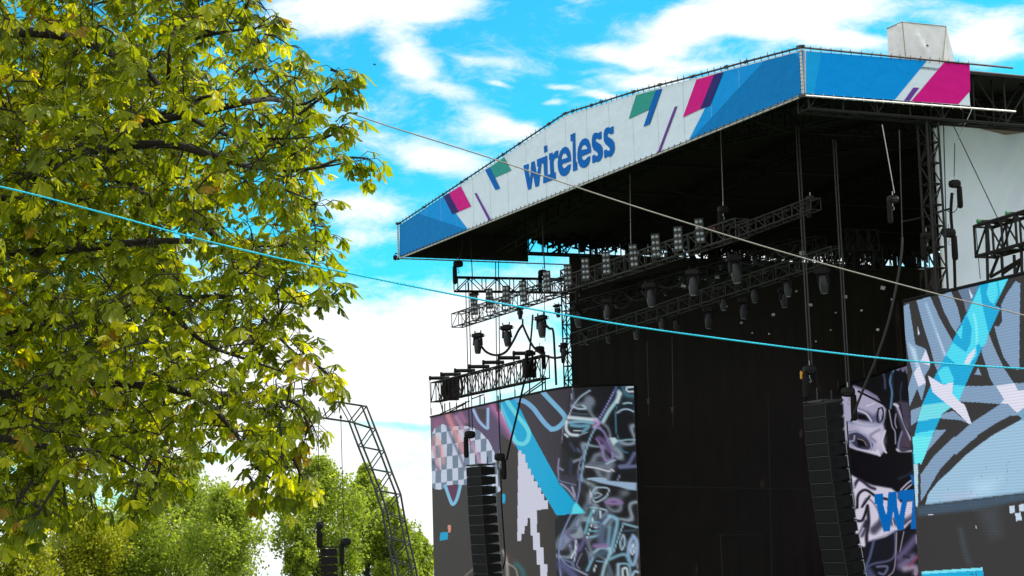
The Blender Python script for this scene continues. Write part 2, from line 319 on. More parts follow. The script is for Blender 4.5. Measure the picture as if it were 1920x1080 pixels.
# ------------------------------------------------------------------ the short side banners
def side_banner(u0, sgn, name_label, px_end, full):
    t = thing('side_banner', name_label, 'banner', S(u0, 4, ZB), 'side banners of the roof')
    va, vb = .06, uvz(onU(px_end, 196 if full else 490, u0))[1]
    zb0, zb1, zt0, zt1 = ZB+.0, ZB+.06, ZT, ZT-.02
    if not full: zb0 = zb1 = onV(749, 482).z; zt0 = zt1 = onV(749, 422).z
    mb = MB(); q = [S(u0, va, zb0), S(u0, vb, zb1), S(u0, vb, zt1), S(u0, va, zt0)]
    mb.add(q, [(0, 1, 2, 3)]); part('cloth', mb, M['b_white'] if full else M['b_blue'], t)
    mb = MB(); mb.add([p + Uv*.06*sgn for p in q], [(0, 1, 2, 3)]); part('backing', mb, M['black'], t)
    mb = MB(); mb.tube([S(u0, 0, zt0+.10)-Uv*.03, S(u0, vb+(2.4 if full else 0), zt1+.10)-Uv*.03], .045, 6)
    for v in np.arange(.4, vb, .5): mb.tube([S(u0-.04, v, zt0-.04), S(u0-.06, v+R_.uniform(-.06, .06), zt0+.2)], .013, 4)
    part('top_pipe', mb, M['steel_grey'] if full else M['steel'], t)
    mb = MB(); mb.tube([S(u0, 0, zb0-.1)-Uv*.03, S(u0, vb+(2.4 if full else 6.8), zb1-.1)-Uv*.03], .045, 6)
    for v in np.arange(.4, vb, .5): mb.tube([S(u0-.04, v, zb0+.04), S(u0-.06, v+R_.uniform(-.06, .06), zb0-.16)], .013, 4)
    part('bottom_pipe', mb, M['pipe'], t)
    return t
sb = side_banner(0.0, 1, 'short near side banner at the right roof corner with magenta end block', 1819, True)
flat('light_blue_band', [(1511, 96), (1540, 98.5), (1525.8, 177), (1511, 175)], M['b_side_l'], sb, .01, u0=0)
flat('blue_field', [(1540, 98.5), (1737.8, 114), (1676.9, 187.5), (1525.8, 177)], M['b_side'], sb, .012, u0=0)
flat('magenta_block', [(1770.3, 116.8), (1818, 120.8), (1819, 170.5), (1796.8, 195.5), (1708.2, 189.9)], M['b_mag'], sb, .012, u0=0)
flat('purple_stripe', [(1712.3, 164), (1723.5, 164.6), (1705.2, 189.3), (1695, 188.4)], M['b_purple'], sb, .012, u0=0)
side_banner(L_END, -1, 'dark back of the far side banner below the left roof corner', 990, False)
for (u_, za, zc, lab) in ((0, ZB-.12, ZT+.12, 'laced white corner post between the front and near side banners'), (L_END, onV(749, 482).z-.12, onV(749, 422).z+.12, 'laced corner post at the far left tip of the front banner')):
    cp = thing('corner_post', lab, 'post', S(u_, -.04, za), 'banner corner posts')
    mb = MB(); mb.tube([S(u_, -.07, za), S(u_, -.07, zc)], .055, 8); part('tube', mb, M['pipe'], cp)
    mb = MB()
    for z in np.arange(za+.1, zc, .16): mb.tube([S(u_-.08, -.10, z), S(u_+.05, -.12, z+.03), S(u_+.13, -.06, z)], .014, 4)
    part('lacing', mb, M['rubber'], cp)
    mb = MB(); mb.box(S(u_, -.1, zc), .22, .16, .12, Uv, Vv); mb.box(S(u_, -.1, za), .22, .16, .12, Uv, Vv); part('clamp', mb, M['steel_grey'], cp)
# ------------------------------------------------------------------ roof membrane, trusses
DEPTH = 41.0; PKU = uvz(onV(1065, 214))[0]; ZPK = onV(1065, 214).z; L2 = L_END
rf = thing('stage_roof', 'huge black gabled stage roof seen from beneath', 'roof', S(L2/2, DEPTH/2, ZT))
mb = MB()
def rz(u): return (ZT-.35) + (ZPK-ZT)*(1-abs(u-PKU)/(PKU if u < PKU else L2-PKU))
us = [0.0, PKU, L2]; vs_ = [.25, DEPTH]
for (a, b) in ((0.0, PKU), (PKU, L2)):
    mb.hexa([S(a, .25, rz(a)), S(b, .25, rz(b)), S(b, DEPTH, rz(b)), S(a, DEPTH, rz(a))], [S(a, .25, rz(a)+.12), S(b, .25, rz(b)+.12), S(b, DEPTH, rz(b)+.12), S(a, DEPTH, rz(a)+.12)])
part('membrane', mb, M['roof'], rf)
def truss(name, label, A, B, w, h, side, r=.035, bay=None, group=None, mat='steel', tri=False, lr=.6, lab2=None, up=Vector((0, 0, 1))):
    """box truss from A to B (bottom-centre line); side = horizontal unit vector across it"""
    A, B = Vector(A), Vector(B); ln = (B-A).length; d = (B-A)/ln; bay = bay or h; nb = max(2, int(round(ln/bay)))
    t = thing(name, label, 'truss', (A+B)/2, group)
    def P(i, a, b): return A + d*(ln*i/nb) + side*(a*w/2) + up*(b*h)
    ch = MB(); lc = MB()
    rails = ((-1, 1), (1, 1), (0, 0)) if tri else ((-1, 0), (1, 0), (-1, 1), (1, 1))
    for a, b in rails: ch.tube([P(0, a, b), P(nb, a, b)], r, 6)
    part('chord', ch, M[mat], t)
    for i in range(nb+1):
        if tri:
            lc.tube([P(i, -1, 1), P(i, 1, 1)], r*lr, 4, cap=False)
            if i < nb:
                for a in (-1, 1): lc.tube([P(i, a, 1), P(i+.5, 0, 0)], r*lr, 4, cap=False); lc.tube([P(i+.5, 0, 0), P(i+1, a, 1)], r*lr, 4, cap=False)
            continue
        for a in (-1, 1): lc.tube([P(i, a, 0), P(i, a, 1)], r*lr, 4, cap=False)
        for b in (0, 1): lc.tube([P(i, -1, b), P(i, 1, b)], r*lr, 4, cap=False)
        if i < nb:
            f = i % 2
            for a in (-1, 1): lc.tube([P(i, a, f), P(i+1, a, 1-f)], r*lr, 4, cap=False)
            for b in (0, 1): lc.tube([P(i, -1 if f else 1, b), P(i+1, 1 if f else -1, b)], r*lr, 4, cap=False)
    part('lacing', lc, M[mat], t)
    return t
zf = onU(1060, 478, L2-.6).z
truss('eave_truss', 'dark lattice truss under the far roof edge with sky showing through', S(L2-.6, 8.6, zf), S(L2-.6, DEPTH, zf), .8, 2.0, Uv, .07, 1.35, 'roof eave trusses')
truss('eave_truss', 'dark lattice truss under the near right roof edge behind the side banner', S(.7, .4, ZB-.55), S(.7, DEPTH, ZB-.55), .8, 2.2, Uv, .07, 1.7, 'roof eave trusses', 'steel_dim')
GI = 'ceiling trusses under the roof'
for k, v in enumerate((.9, 6.5, 13.5, 22)):
    for (a, b, nm) in ((.6, PKU, 'near'), (PKU, L2-1.2, 'far')):
        truss('ceiling_truss', ['black rafter truss just behind the front banner', 'second black rafter truss from the front banner', 'third black rafter truss deep under the roof', 'rearmost black rafter truss in the dark of the roof'][k] + ', %s half of the span' % nm,
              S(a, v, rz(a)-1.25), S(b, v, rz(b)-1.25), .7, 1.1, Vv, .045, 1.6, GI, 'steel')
# ragged black valance and gathered cloth hanging in the far eave, clutter in front of the sky strip
mb = MB(); K = 150; zt_ = rz(L2)+.1; rv = random.Random(9)
for k in range(K):
    va_, vb_ = 9.2+(DEPTH-9.2)*k/K, 9.2+(DEPTH-9.2)*(k+1.02)/K; d_ = rv.uniform(.25, .6)*(1+.9*min(1, k/70.)); 
    if rv.random() < .12: d_ *= 1.7
    mb.add([S(L2-.1+rv.uniform(-.05, .05), va_, zt_-d_), S(L2-.1, vb_, zt_-d_-rv.uniform(-.1, .1)), S(L2-.1, vb_, zt_), S(L2-.1, va_, zt_)], [(0, 1, 2, 3)])
part('valance', mb, M['black'], rf)
mb = MB()
for k in range(115):
    v_ = rv.uniform(10, DEPTH-1); u_ = L2-rv.uniform(.2, 2.2); z_ = rv.uniform(zf-.1, zf+1.7); a_ = rv.uniform(-1.2, 1.2)
    mb.tube([S(u_, v_-.5*math.cos(a_)*rv.uniform(.3, 2), z_-.7*math.sin(a_)), S(u_, v_+.5*math.cos(a_), z_+.7*math.sin(a_))], rv.choice((.04, .05, .07, .1)), 4)
for k in range(45):
    v_ = rv.uniform(12, DEPTH-1); mb.box(S(L2-rv.uniform(.2, 2.2), v_, rv.uniform(zf+.0, zf+1.5)), .3, rv.uniform(.2, .9), rv.uniform(.2, .7), Uv, Vv)
part('rigging_clutter', mb, M['steel'], rf)
mb = MB()
for u in (5, 11, 17, 28, 34, 40): mb.tube([S(u, .5, rz(u)-.12), S(u, DEPTH, rz(u)-.12)], .05, 5)
for k in range(26):
    u = R_.uniform(2, 34); v = R_.uniform(1, 20); mb.tube([S(u, v, rz(u)-R_.uniform(.3, 1.6)), S(u+R_.uniform(-1, 1), v+R_.uniform(2, 6), rz(u)-R_.uniform(.3, 1.6))], .035, 4)
part('purlin', mb, M['steel_grey'], rf)
for u_, v_, lab, mt in ((L2-.7, uvz(onU(1058, 600, L2-.7))[1], 'lattice tower under the far roof edge beside the black side cloth', 'steel'), (.8, uvz(onU(1738, 400, .8))[1], 'lattice tower beside the white drape under the near roof edge', 'steel_dim')):
    truss('roof_tower', lab, S(u_, v_, GROUND), S(u_, v_, ZB-.6), .62, .62, Uv, .055, .9, 'roof towers', mt, up=Vv)
# black masking cloths
va = uvz(onU(1071, 600, L2-1.1))[1]
mb = MB(); K = 90
g = [(S(L2-1.1+.03*math.sin(k*1.9)+.05*math.sin(k*.7), va+(DEPTH-va)*k/K, GROUND+.5), S(L2-1.1+.03*math.sin(k*1.9+.4), va+(DEPTH-va)*k/K, onU(1075, 481, L2-1.1).z)) for k in range(K+1)]
mb.add([p for q in g for p in q], [(2*i, 2*i+2, 2*i+3, 2*i+1) for i in range(K)])
single('masking_cloth', mb, M['black'], 'tall black cloth closing the far side of the stage', 'cloth')
mb = MB(); mb.box(S(L2/2, DEPTH-.4, (GROUND+rz(0))/2), L2-3, .1, rz(0)-GROUND-.2, Uv, Vv); single('masking_cloth', mb, M['black'], 'black cloth closing the rear of the stage', 'cloth')
mb = MB(); mb.box(S(L2/2-2, DEPTH/2+4, GROUND+.9), L2-5, DEPTH-10, 1.8, Uv, Vv); single('stage_floor', mb, M['deck'], 'dark raised stage floor below the roof', 'stage')
# cream fabric box on the roof
A0 = onU(1692, 42, 2.5); vA = uvz(A0)[1]; vB = uvz(onU(1773, 43, 2.5))[1]; uB = uvz(onV(1663, 53, vA))[0]
zt_, zb_ = A0.z, ZT-.3
t = thing('fabric_box', 'tall cream canvas covered box standing on the roof above the near side banner', 'box', S(2.5, vA, zb_))
def quilt(c, nx, ny, amp, nrm, seed):   # wrinkled quad c = bl, br, tr, tl
    mb = MB(); rr = np.random.default_rng(seed); ph = rr.uniform(0, 6, 8); c = [Vector(p) for p in c]
    for j in range(ny+1):
        for i in range(nx+1):
            s, q = i/nx, j/ny; p = (c[0]*(1-s)+c[1]*s)*(1-q) + (c[3]*(1-s)+c[2]*s)*q
            e = min(1, 6*min(s, 1-s, 1-q + .15, q+.15))
            w = math.sin(5*s+7*q+ph[0]) + .7*math.sin(11*s-6*q+ph[1]) + .5*math.sin(17*s+13*q+ph[2]) + .3*math.sin(31*s-19*q+ph[3])
            mb.v.append(tuple(p + nrm*amp*w*e))
    mb.add([], []); mb.f = [(j*(nx+1)+i, j*(nx+1)+i+1, (j+1)*(nx+1)+i+1, (j+1)*(nx+1)+i) for j in range(ny) for i in range(nx)]; mb.m = [0]*len(mb.f)
    return mb
part('front_cloth', quilt([S(uB, vA, zb_), S(2.5, vA+.12, zb_), S(2.5, vA, zt_), S(uB, vA, zt_)], 20, 20, .02, -Vv, 1), M['box'], t, smooth=True)
part('side_cloth', quilt([S(2.5, vA+.12, zb_), S(2.5, vB+.1, zb_), S(2.5, vB, zt_), S(2.5, vA, zt_)], 30, 20, .035, -Uv, 2), M['box'], t, smooth=True)
part('flap', quilt([S(2.5, vB-.55, zb_), S(2.2, vB+.38, zb_-.1), S(2.48, vB+.04, zt_), S(2.5, vB-.02, zt_)], 10, 16, .012, -Uv, 3), M['box'], t, smooth=True)
mb = MB(); e_ = .02; mb.tube([S(2.5-e_, vA-e_, zt_), S(2.5-e_, vA+.12-e_, zb_)], .022, 5); mb.tube([S(uB, vA-.02, zt_+.01), S(2.5, vA-.02, zt_+.02), S(2.48, vB, zt_+.02)], .025, 5); mb.tube([S(2.45, vB-.02, zt_), S(2.42, vB-.3, (zt_+zb_)/2), S(2.46, vB-.55, zb_)], .014, 5)
part('seam', mb, M['tan'], t); mb = MB()
for z_ in (.35, .4): mb.box(S(2.46, (vA+vB)/2+z_-.3, zt_-.95), .02, .06, .05, Uv, Vv)
part('eyelet', mb, M['rubber'], t)
mb = MB(); mb.add([S(uB, vA, zt_), S(2.5, vA, zt_), S(2.5, vB, zt_), S(uB, vB, zt_+.02)], [(0, 1, 2, 3)]); mb.add([S(uB, vB, zb_), S(2.5, vB, zb_), S(2.5, vB, zt_), S(uB, vB, zt_), S(uB, vA, zb_), S(uB, vA, zt_)], [(0, 1, 2, 3), (0, 3, 5, 4)]); part('top_cloth', mb, M['box'], t)
# white drape behind the near screen
U_D = 4.0
t = thing('white_drape', 'large pale fabric drape sagging from the roof behind the right screen', 'drape', S(U_D, 12, 0))
topl = [(1751, 246), (1754, 238), (1775, 234), (1800, 234), (1830, 240), (1860, 249), (1890, 252), (1920, 250), (1990, 244), (2080, 262)]
nx, ny = 70, 60; mb = MB()
for i in range(nx+1):
    s = i/nx; x = 1751.5 + s*330
    yy = np.interp(x, [p[0] for p in topl], [p[1] for p in topl]); P0 = onU(x, yy, U_D); v0 = uvz(P0)[1]
    for j in range(ny+1):
        q = j/ny; z = P0.z + (2.0-P0.z)*q; dd = (1-q)
        ax, ay = (x-1900)/170., q*2.2
        w = .16*math.sin(34*(ay*.5+ax*.42)+2*math.sin(3*ax))*math.exp(-((ax-.25)**2*1.2+(ay-.30)**2*2.5)) + .035*math.sin(16*s+2*q) + .02*math.sin(41*s+6*q) + .015*math.sin(60*q+9*s)
        mb.v.append(tuple(S(U_D - w - .2*dd*dd*max(0, math.sin(s*9)), v0, z)))
mb.f = [(i*(ny+1)+j, i*(ny+1)+j+1, (i+1)*(ny+1)+j+1, (i+1)*(ny+1)+j) for i in range(nx) for j in range(ny)]; mb.m = [0]*len(mb.f)
part('sheet', mb, M['drape'], t, smooth=True)
mb = MB(); mb.poly([onU(x, y, U_D+.15) for x, y in ((1818, 236), (1860, 239), (1925, 244), (1990, 240), (1990, 250), (1920, 253), (1880, 254), (1850, 248))]); part('turned_edge', mb, M['tan'], t, 'tan underside of the turned-over top edge')
mb = MB(); mb.tube([onU(1751, 240, U_D-.08), onU(1769, 545, U_D-.08)], .05, 6); part('edge_pole', mb, M['pipe'], t)
# ------------------------------------------------------------------ LED screens: the picture is stored as colours on the panel's own vertices
def led_mat(name, gain):
    m = bpy.data.materials.new(name); m.use_nodes = True; nt = m.node_tree; N = nt.nodes; L = nt.links; b = N['Principled BSDF']
    at = N.new('ShaderNodeAttribute'); at.attribute_name = 'picture'
    tc = N.new('ShaderNodeTexCoord'); sp = N.new('ShaderNodeSeparateXYZ'); L.new(tc.outputs['Object'], sp.inputs[0])
    def band(period, lo, hi, sharp):
        a = N.new('ShaderNodeMath'); a.operation = 'MULTIPLY'; L.new(sp.outputs[2], a.inputs[0]); a.inputs[1].default_value = 2*PI/period
        s = N.new('ShaderNodeMath'); s.operation = 'SINE'; L.new(a.outputs[0], s.inputs[0])
        r = N.new('ShaderNodeMapRange'); L.new(s.outputs[0], r.inputs[0]); r.inputs[1].default_value = -sharp; r.inputs[2].default_value = sharp; r.inputs[3].default_value = lo; r.inputs[4].default_value = hi; return r.outputs[0]
    f1 = band(.118, .89, 1.05, .9)
    mu = N.new('ShaderNodeMix'); mu.data_type = 'RGBA'; mu.blend_type = 'MULTIPLY'; mu.inputs[0].default_value = 1; L.new(at.outputs['Color'], mu.inputs[6])
    cb = N.new('ShaderNodeCombineColor'); [L.new(f1, cb.inputs[i]) for i in range(3)]; L.new(cb.outputs[0], mu.inputs[7])
    L.new(mu.outputs[2], b.inputs['Emission Color']); b.inputs['Emission Strength'].default_value = gain
    b.inputs['Base Color'].default_value = (.012, .012, .012, 1); b.inputs['Roughness'].default_value = .75; b.inputs['Specular IOR Level'].default_value = .25
    return m
def project(P):
    q = (np.asarray(P) - np.array([0, 0, CAM_Z])) @ np.array(RM); return 960 + FPX*q[:, 0]/-q[:, 2], 540 - FPX*q[:, 1]/-q[:, 2]
class Art:
    def __init__(s, X, Y, base): s.X, s.Y = X, Y; s.c = np.tile(np.array(base, float), (len(X), 1))
    def _mix(s, a, col): s.c = s.c*(1-a[:, None]) + np.array(col, float)*a[:, None]
    def inside(s, pts):
        r = np.zeros(len(s.X), bool); n = len(pts)
        for i in range(n):
            x1, y1 = pts[i]; x2, y2 = pts[i-1]
            if y1 == y2: continue
            c = ((y1 > s.Y) != (y2 > s.Y)) & (s.X < (x2-x1)*(s.Y-y1)/(y2-y1) + x1); r ^= c
        return r
    def dist(s, pts):
        d = np.full(len(s.X), 1e9)
        for (x1, y1), (x2, y2) in zip(pts, pts[1:]):
            dx, dy = x2-x1, y2-y1; t = np.clip(((s.X-x1)*dx+(s.Y-y1)*dy)/(dx*dx+dy*dy+1e-9), 0, 1); d = np.minimum(d, np.hypot(s.X-x1-t*dx, s.Y-y1-t*dy))
        return d
    def fill(s, pts, col, a=1.0, soft=0.0):
        m = s.inside(pts).astype(float)
        if soft: d = s.dist(list(pts)+[pts[0]]); m = np.where(m > 0, np.clip(.5+d/soft/2, 0, 1), np.clip(.5-d/soft/2, 0, 1))
        s._mix(m*a, col)
    def stroke(s, pts, w, col, a=1.0, soft=1.0, smooth=True):
        if smooth and len(pts) > 2: pts = spline(pts)
        d = s.dist(pts); m = np.clip((w/2 + soft/2 - d)/soft, 0, 1); m = m*m*(3-2*m); s._mix(m*a, col)
def spline(p, k=6):
    p = [p[0]] + list(p) + [p[-1]]; o = []
    for i in range(1, len(p)-2):
        for j in range(k):
            t = j/k; o.append(tuple(.5*((2*p[i][c]) + (-p[i-1][c]+p[i+1][c])*t + (2*p[i-1][c]-5*p[i][c]+4*p[i+1][c]-p[i+2][c])*t*t + (-p[i-1][c]+3*p[i][c]-3*p[i+1][c]+p[i+2][c])*t**3) for c in (0, 1)))
    return o + [p[-2]]
def led_screen(label, plan, ztop, zbot, nx, ny, paint, mat, back):
    """plan: list of top-edge points (world); the panel hangs straight down from it"""
    pl = [(p.x, p.y) for p in plan]; seg = [0]
    for a, b in zip(pl, pl[1:]): seg.append(seg[-1]+math.hypot(b[0]-a[0], b[1]-a[1]))
    L = seg[-1]; sx = np.interp(np.linspace(0, L, nx+1), seg, [p[0] for p in pl]); sy = np.interp(np.linspace(0, L, nx+1), seg, [p[1] for p in pl])
    t = thing('led_screen', label, 'screen', (pl[len(pl)//2][0], pl[len(pl)//2][1], zbot))
    X = np.repeat(sx, ny+1); Y = np.repeat(sy, ny+1); Z = np.tile(np.linspace(ztop, zbot, ny+1), nx+1); P = np.stack([X, Y, Z], 1)
    px, py = project(P); col = paint(px, py); col = np.clip(col, 0, 255)/255; lc = np.where(col <= .04045, col/12.92, ((col+.055)/1.055)**2.4)
    mb = MB(); mb.v = [tuple(p) for p in P]; mb.f = [(i*(ny+1)+j, i*(ny+1)+j+1, (i+1)*(ny+1)+j+1, (i+1)*(ny+1)+j) for i in range(nx) for j in range(ny)]; mb.m = [0]*len(mb.f)
    o = part('panel', mb, mat, t); at = o.data.color_attributes.new('picture', 'FLOAT_COLOR', 'POINT')
    at.data.foreach_set('color', np.concatenate([lc, np.ones((len(lc), 1))], 1).astype(np.float32).ravel())
    # housing behind and a thin dark rim along the top and sides
    fr = MB(); k = len(pl); off = back*.32
    a = [Vector((x, y, 0)) for x, y in pl]
    for p, q in zip(a, a[1:]):
        fr.hexa([p+back*.02+Vector((0, 0, zbot)), q+back*.02+Vector((0, 0, zbot)), q+off+Vector((0, 0, zbot)), p+off+Vector((0, 0, zbot))], [p+back*.02+Vector((0, 0, ztop+.02)), q+back*.02+Vector((0, 0, ztop+.02)), q+off+Vector((0, 0, ztop+.02)), p+off+Vector((0, 0, ztop+.02))])
    part('housing', fr, M['plastic'], t)
    rm = MB(); f2 = -back*.03
    rm.tube([p + f2 + Vector((0, 0, ztop+.05)) for p in a], .07, 4); part('rim', rm, M['plastic'], t)
    return t
ZS = 10.9; ZF = 10.25; KF = (ZF-CAM_Z)/(ZS-CAM_Z)
# --- far screen
def paint_far(X, Y):
    A = Art(X, Y, (57, 52, 50)); K = crop
    c6 = lambda p: K(780, 690, 2.769, p); c4 = lambda p: K(800, 720, 6.0, p); c5 = lambda p: K(1030, 715, 5.84, p); c7 = lambda p: K(1020, 890, 5.684, p); cs = lambda p: K(860, 860, 4.91, p)
    # purple ground of the upper left
    A.fill(c4([(40, 390), (520, 270), (830, 190), (1000, 150), (1000, 700), (920, 650), (830, 560), (830, 800), (760, 780), (700, 640), (560, 520), (450, 440), (420, 900), (40, 900)]), (88, 72, 104), soft=2)
    A.fill(c4([(40, 390), (240, 340), (320, 500), (200, 560), (60, 620)]), (140, 90, 125), .9, 8)
    # checkered floor
    chk = c4([(60, 560), (90, 500), (180, 450), (260, 480), (400, 470), (500, 480), (600, 530), (700, 640), (760, 760), (790, 900), (830, 1200), (640, 1320), (560, 1270), (480, 1140), (300, 1130), (150, 1190), (80, 1180), (45, 1130)])
    m = A.inside(chk); xx = (X-806)/10.6; yy = (Y + .14*(X-806) - 790)/23.5; ev = ((np.floor(xx)+np.floor(yy + .33*np.floor(xx)*0)) % 2 == 0)
    A.c[m] = np.where(ev[m][:, None], np.array((196, 208, 228.)), np.array((112, 130, 152.)))
    # soft pink and violet light streaks
    for (p, w, col, a) in (([(240, 360), (330, 560), (420, 760)], 16, (238, 150, 150), .9), ([(330, 370), (420, 520), (520, 700), (600, 880)], 11, (226, 160, 190), .8), ([(100, 600), (160, 720), (190, 880)], 12, (232, 160, 152), .8),
                           ([(60, 640), (90, 760), (140, 960)], 8, (205, 120, 125), .8), ([(190, 360), (280, 600), (370, 800), (430, 960)], 7, (80, 75, 105), .8), ([(70, 880), (130, 960)], 8, (70, 70, 90), .7), ([(430, 420), (380, 340)], 14, (205, 130, 165), .7),
                           ([(740, 250), (860, 420), (1000, 640)], 17, (205, 120, 175), .95), ([(830, 290), (900, 420), (1010, 600)], 8, (240, 215, 240), .9)):
        A.stroke(c4(p), w*.5, col, a, w*1.1)
    A.fill(c6([(150, 610), (232, 605), (215, 680), (190, 710), (165, 680)]), (92, 48, 84))
    A.fill(c4([(840, 570), (960, 660), (1030, 780), (1010, 1200), (830, 1200), (828, 800)]), (57, 51, 50))
    A.stroke(c6([(152, 612), (172, 670), (190, 708), (212, 680), (230, 612)]), 6, (126, 190, 224))
    A.stroke(c4([(525, 290), (590, 420), (680, 500), (688, 440), (690, 280)]), 5, (150, 185, 226), 1, 1.2)
    A.fill(c4([(555, 275), (600, 390), (660, 450), (665, 280)]), (58, 50, 60))
    # dark field right of the ribbon
    A.fill([(955, 752), (1076, 724), (1076, 900), (1035, 880)], (54, 48, 58), 1, 3)
    A.stroke(c6([(515, 168), (560, 172), (605, 205), (640, 250), (672, 290), (702, 318)]), 9, (118, 172, 216), 1, 1.2)
    A.stroke(c6([(702, 318), (735, 310), (772, 272), (765, 240), (700, 170), (655, 122)]), 9, (118, 180, 216), 1, 1.2)
    # cyan ribbon
    rib = c6([(430, 182), (515, 162), (560, 250), (600, 335), (690, 500), (740, 590), (825, 695), (880, 752), (730, 765), (700, 715), (620, 585), (580, 520), (530, 425), (470, 290)])
    A.fill(rib, (0, 168, 216))
    A.stroke(c6([(472, 170), (520, 240), (578, 315), (585, 360), (560, 393), (520, 385), (505, 355)]), 8, (110, 218, 232), .95, 1.5)
    A.stroke(c6([(440, 190), (470, 260), (505, 330)]), 5, (190, 225, 240), .6, 8)
    # white stair figure
    A.fill(cs([(548, -75), (575, -75), (578, -45), (610, -40), (612, 38), (636, 40), (636, 92), (662, 92), (664, 150), (690, 150), (693, 210), (725, 210), (728, 268), (757, 268), (760, 322), (788, 325), (790, 385), (823, 385), (823, 460), (722, 475), (720, 683), (745, 683), (750, 815), (780, 818), (785, 968), (815, 970), (818, 1200), (753, 1200), (750, 978), (722, 975), (718, 840), (686, 838), (683, 708), (663, 705), (660, 548), (635, 548), (632, 620), (608, 620), (605, 690), (578, 690), (575, 760), (540, 760)]), (206, 208, 226))
    A.fill(cs([(392, 326), (430, 326), (428, 408), (394, 410)]), (0, 165, 215)); A.fill(c6([(125, 855), (165, 852), (165, 890), (124, 897)]), (0, 160, 205)); A.fill(c6([(165, 815), (182, 815), (180, 852), (167, 856)]), (214, 142, 120))
    # lower left glow
    for p, w, col in (([(410, 850), (440, 940), (450, 1080)], 9, (205, 198, 192)), ([(440, 960), (520, 1010), (545, 1090)], 5, (190, 175, 165)), ([(520, 960), (580, 1020), (600, 1090)], 13, (40, 125, 125)), ([(450, 880), (520, 950)], 8, (92, 52, 50)), ([(60, 1080), (140, 1010)], 5, (150, 140, 140))):
        A.stroke(cs(p), w*.5, col, .8, w)
    # chrome figure on the right
    A.fill(c5([(230, 60), (925, 45), (960, 1080), (120, 1080), (130, 700), (200, 380)]), (30, 28, 34), 1, 3)
    A.fill(c5([(240, 70), (500, 60), (460, 110), (340, 180), (260, 240)]), (60, 54, 72), .9, 5); A.fill(c5([(430, 60), (700, 50), (660, 200), (560, 350), (440, 200)]), (62, 60, 90), .55, 18)
    A.fill(c5([(740, 60), (925, 50), (930, 330), (830, 300), (760, 330), (740, 260)]), (42, 92, 122), .8, 10)
    # liquid-metal shading under the lines
    reg = A.inside(c5([(250, 60), (925, 45), (985, 2400), (90, 2400), (60, 1500), (150, 1300), (380, 1000), (300, 960), (130, 700), (215, 380)])) & ~A.inside(rib)
    wx = X/25 + .9*np.sin(Y/23+1) + .6*np.sin((X+Y)/13); wy = Y/33 + 1.1*np.sin(X/19) + .5*np.sin((X-1.4*Y)/11+2)
    ch = .5+.5*np.sin(wx*1.3+1.7*np.sin(wy*.9)); ch2 = .5+.5*np.sin(wy*1.5+1.9*np.sin(wx*.7)+1); v_ = np.clip(ch**9*.8 + ch2**16*1.0, 0, 1)
    tone = np.stack([16+150*v_, 16+172*v_, 20+186*v_], 1); A.c = np.where(reg[:, None], A.c*.25+tone*.75, A.c)
    gz = lambda c_: tuple(.68*q + .32*(sum(c_)/3) for q in c_)
    LB = gz((156, 196, 224)); WH = (204, 222, 232); PU = gz((118, 122, 170)); TE = gz((44, 116, 146)); MB_ = gz((92, 118, 168))
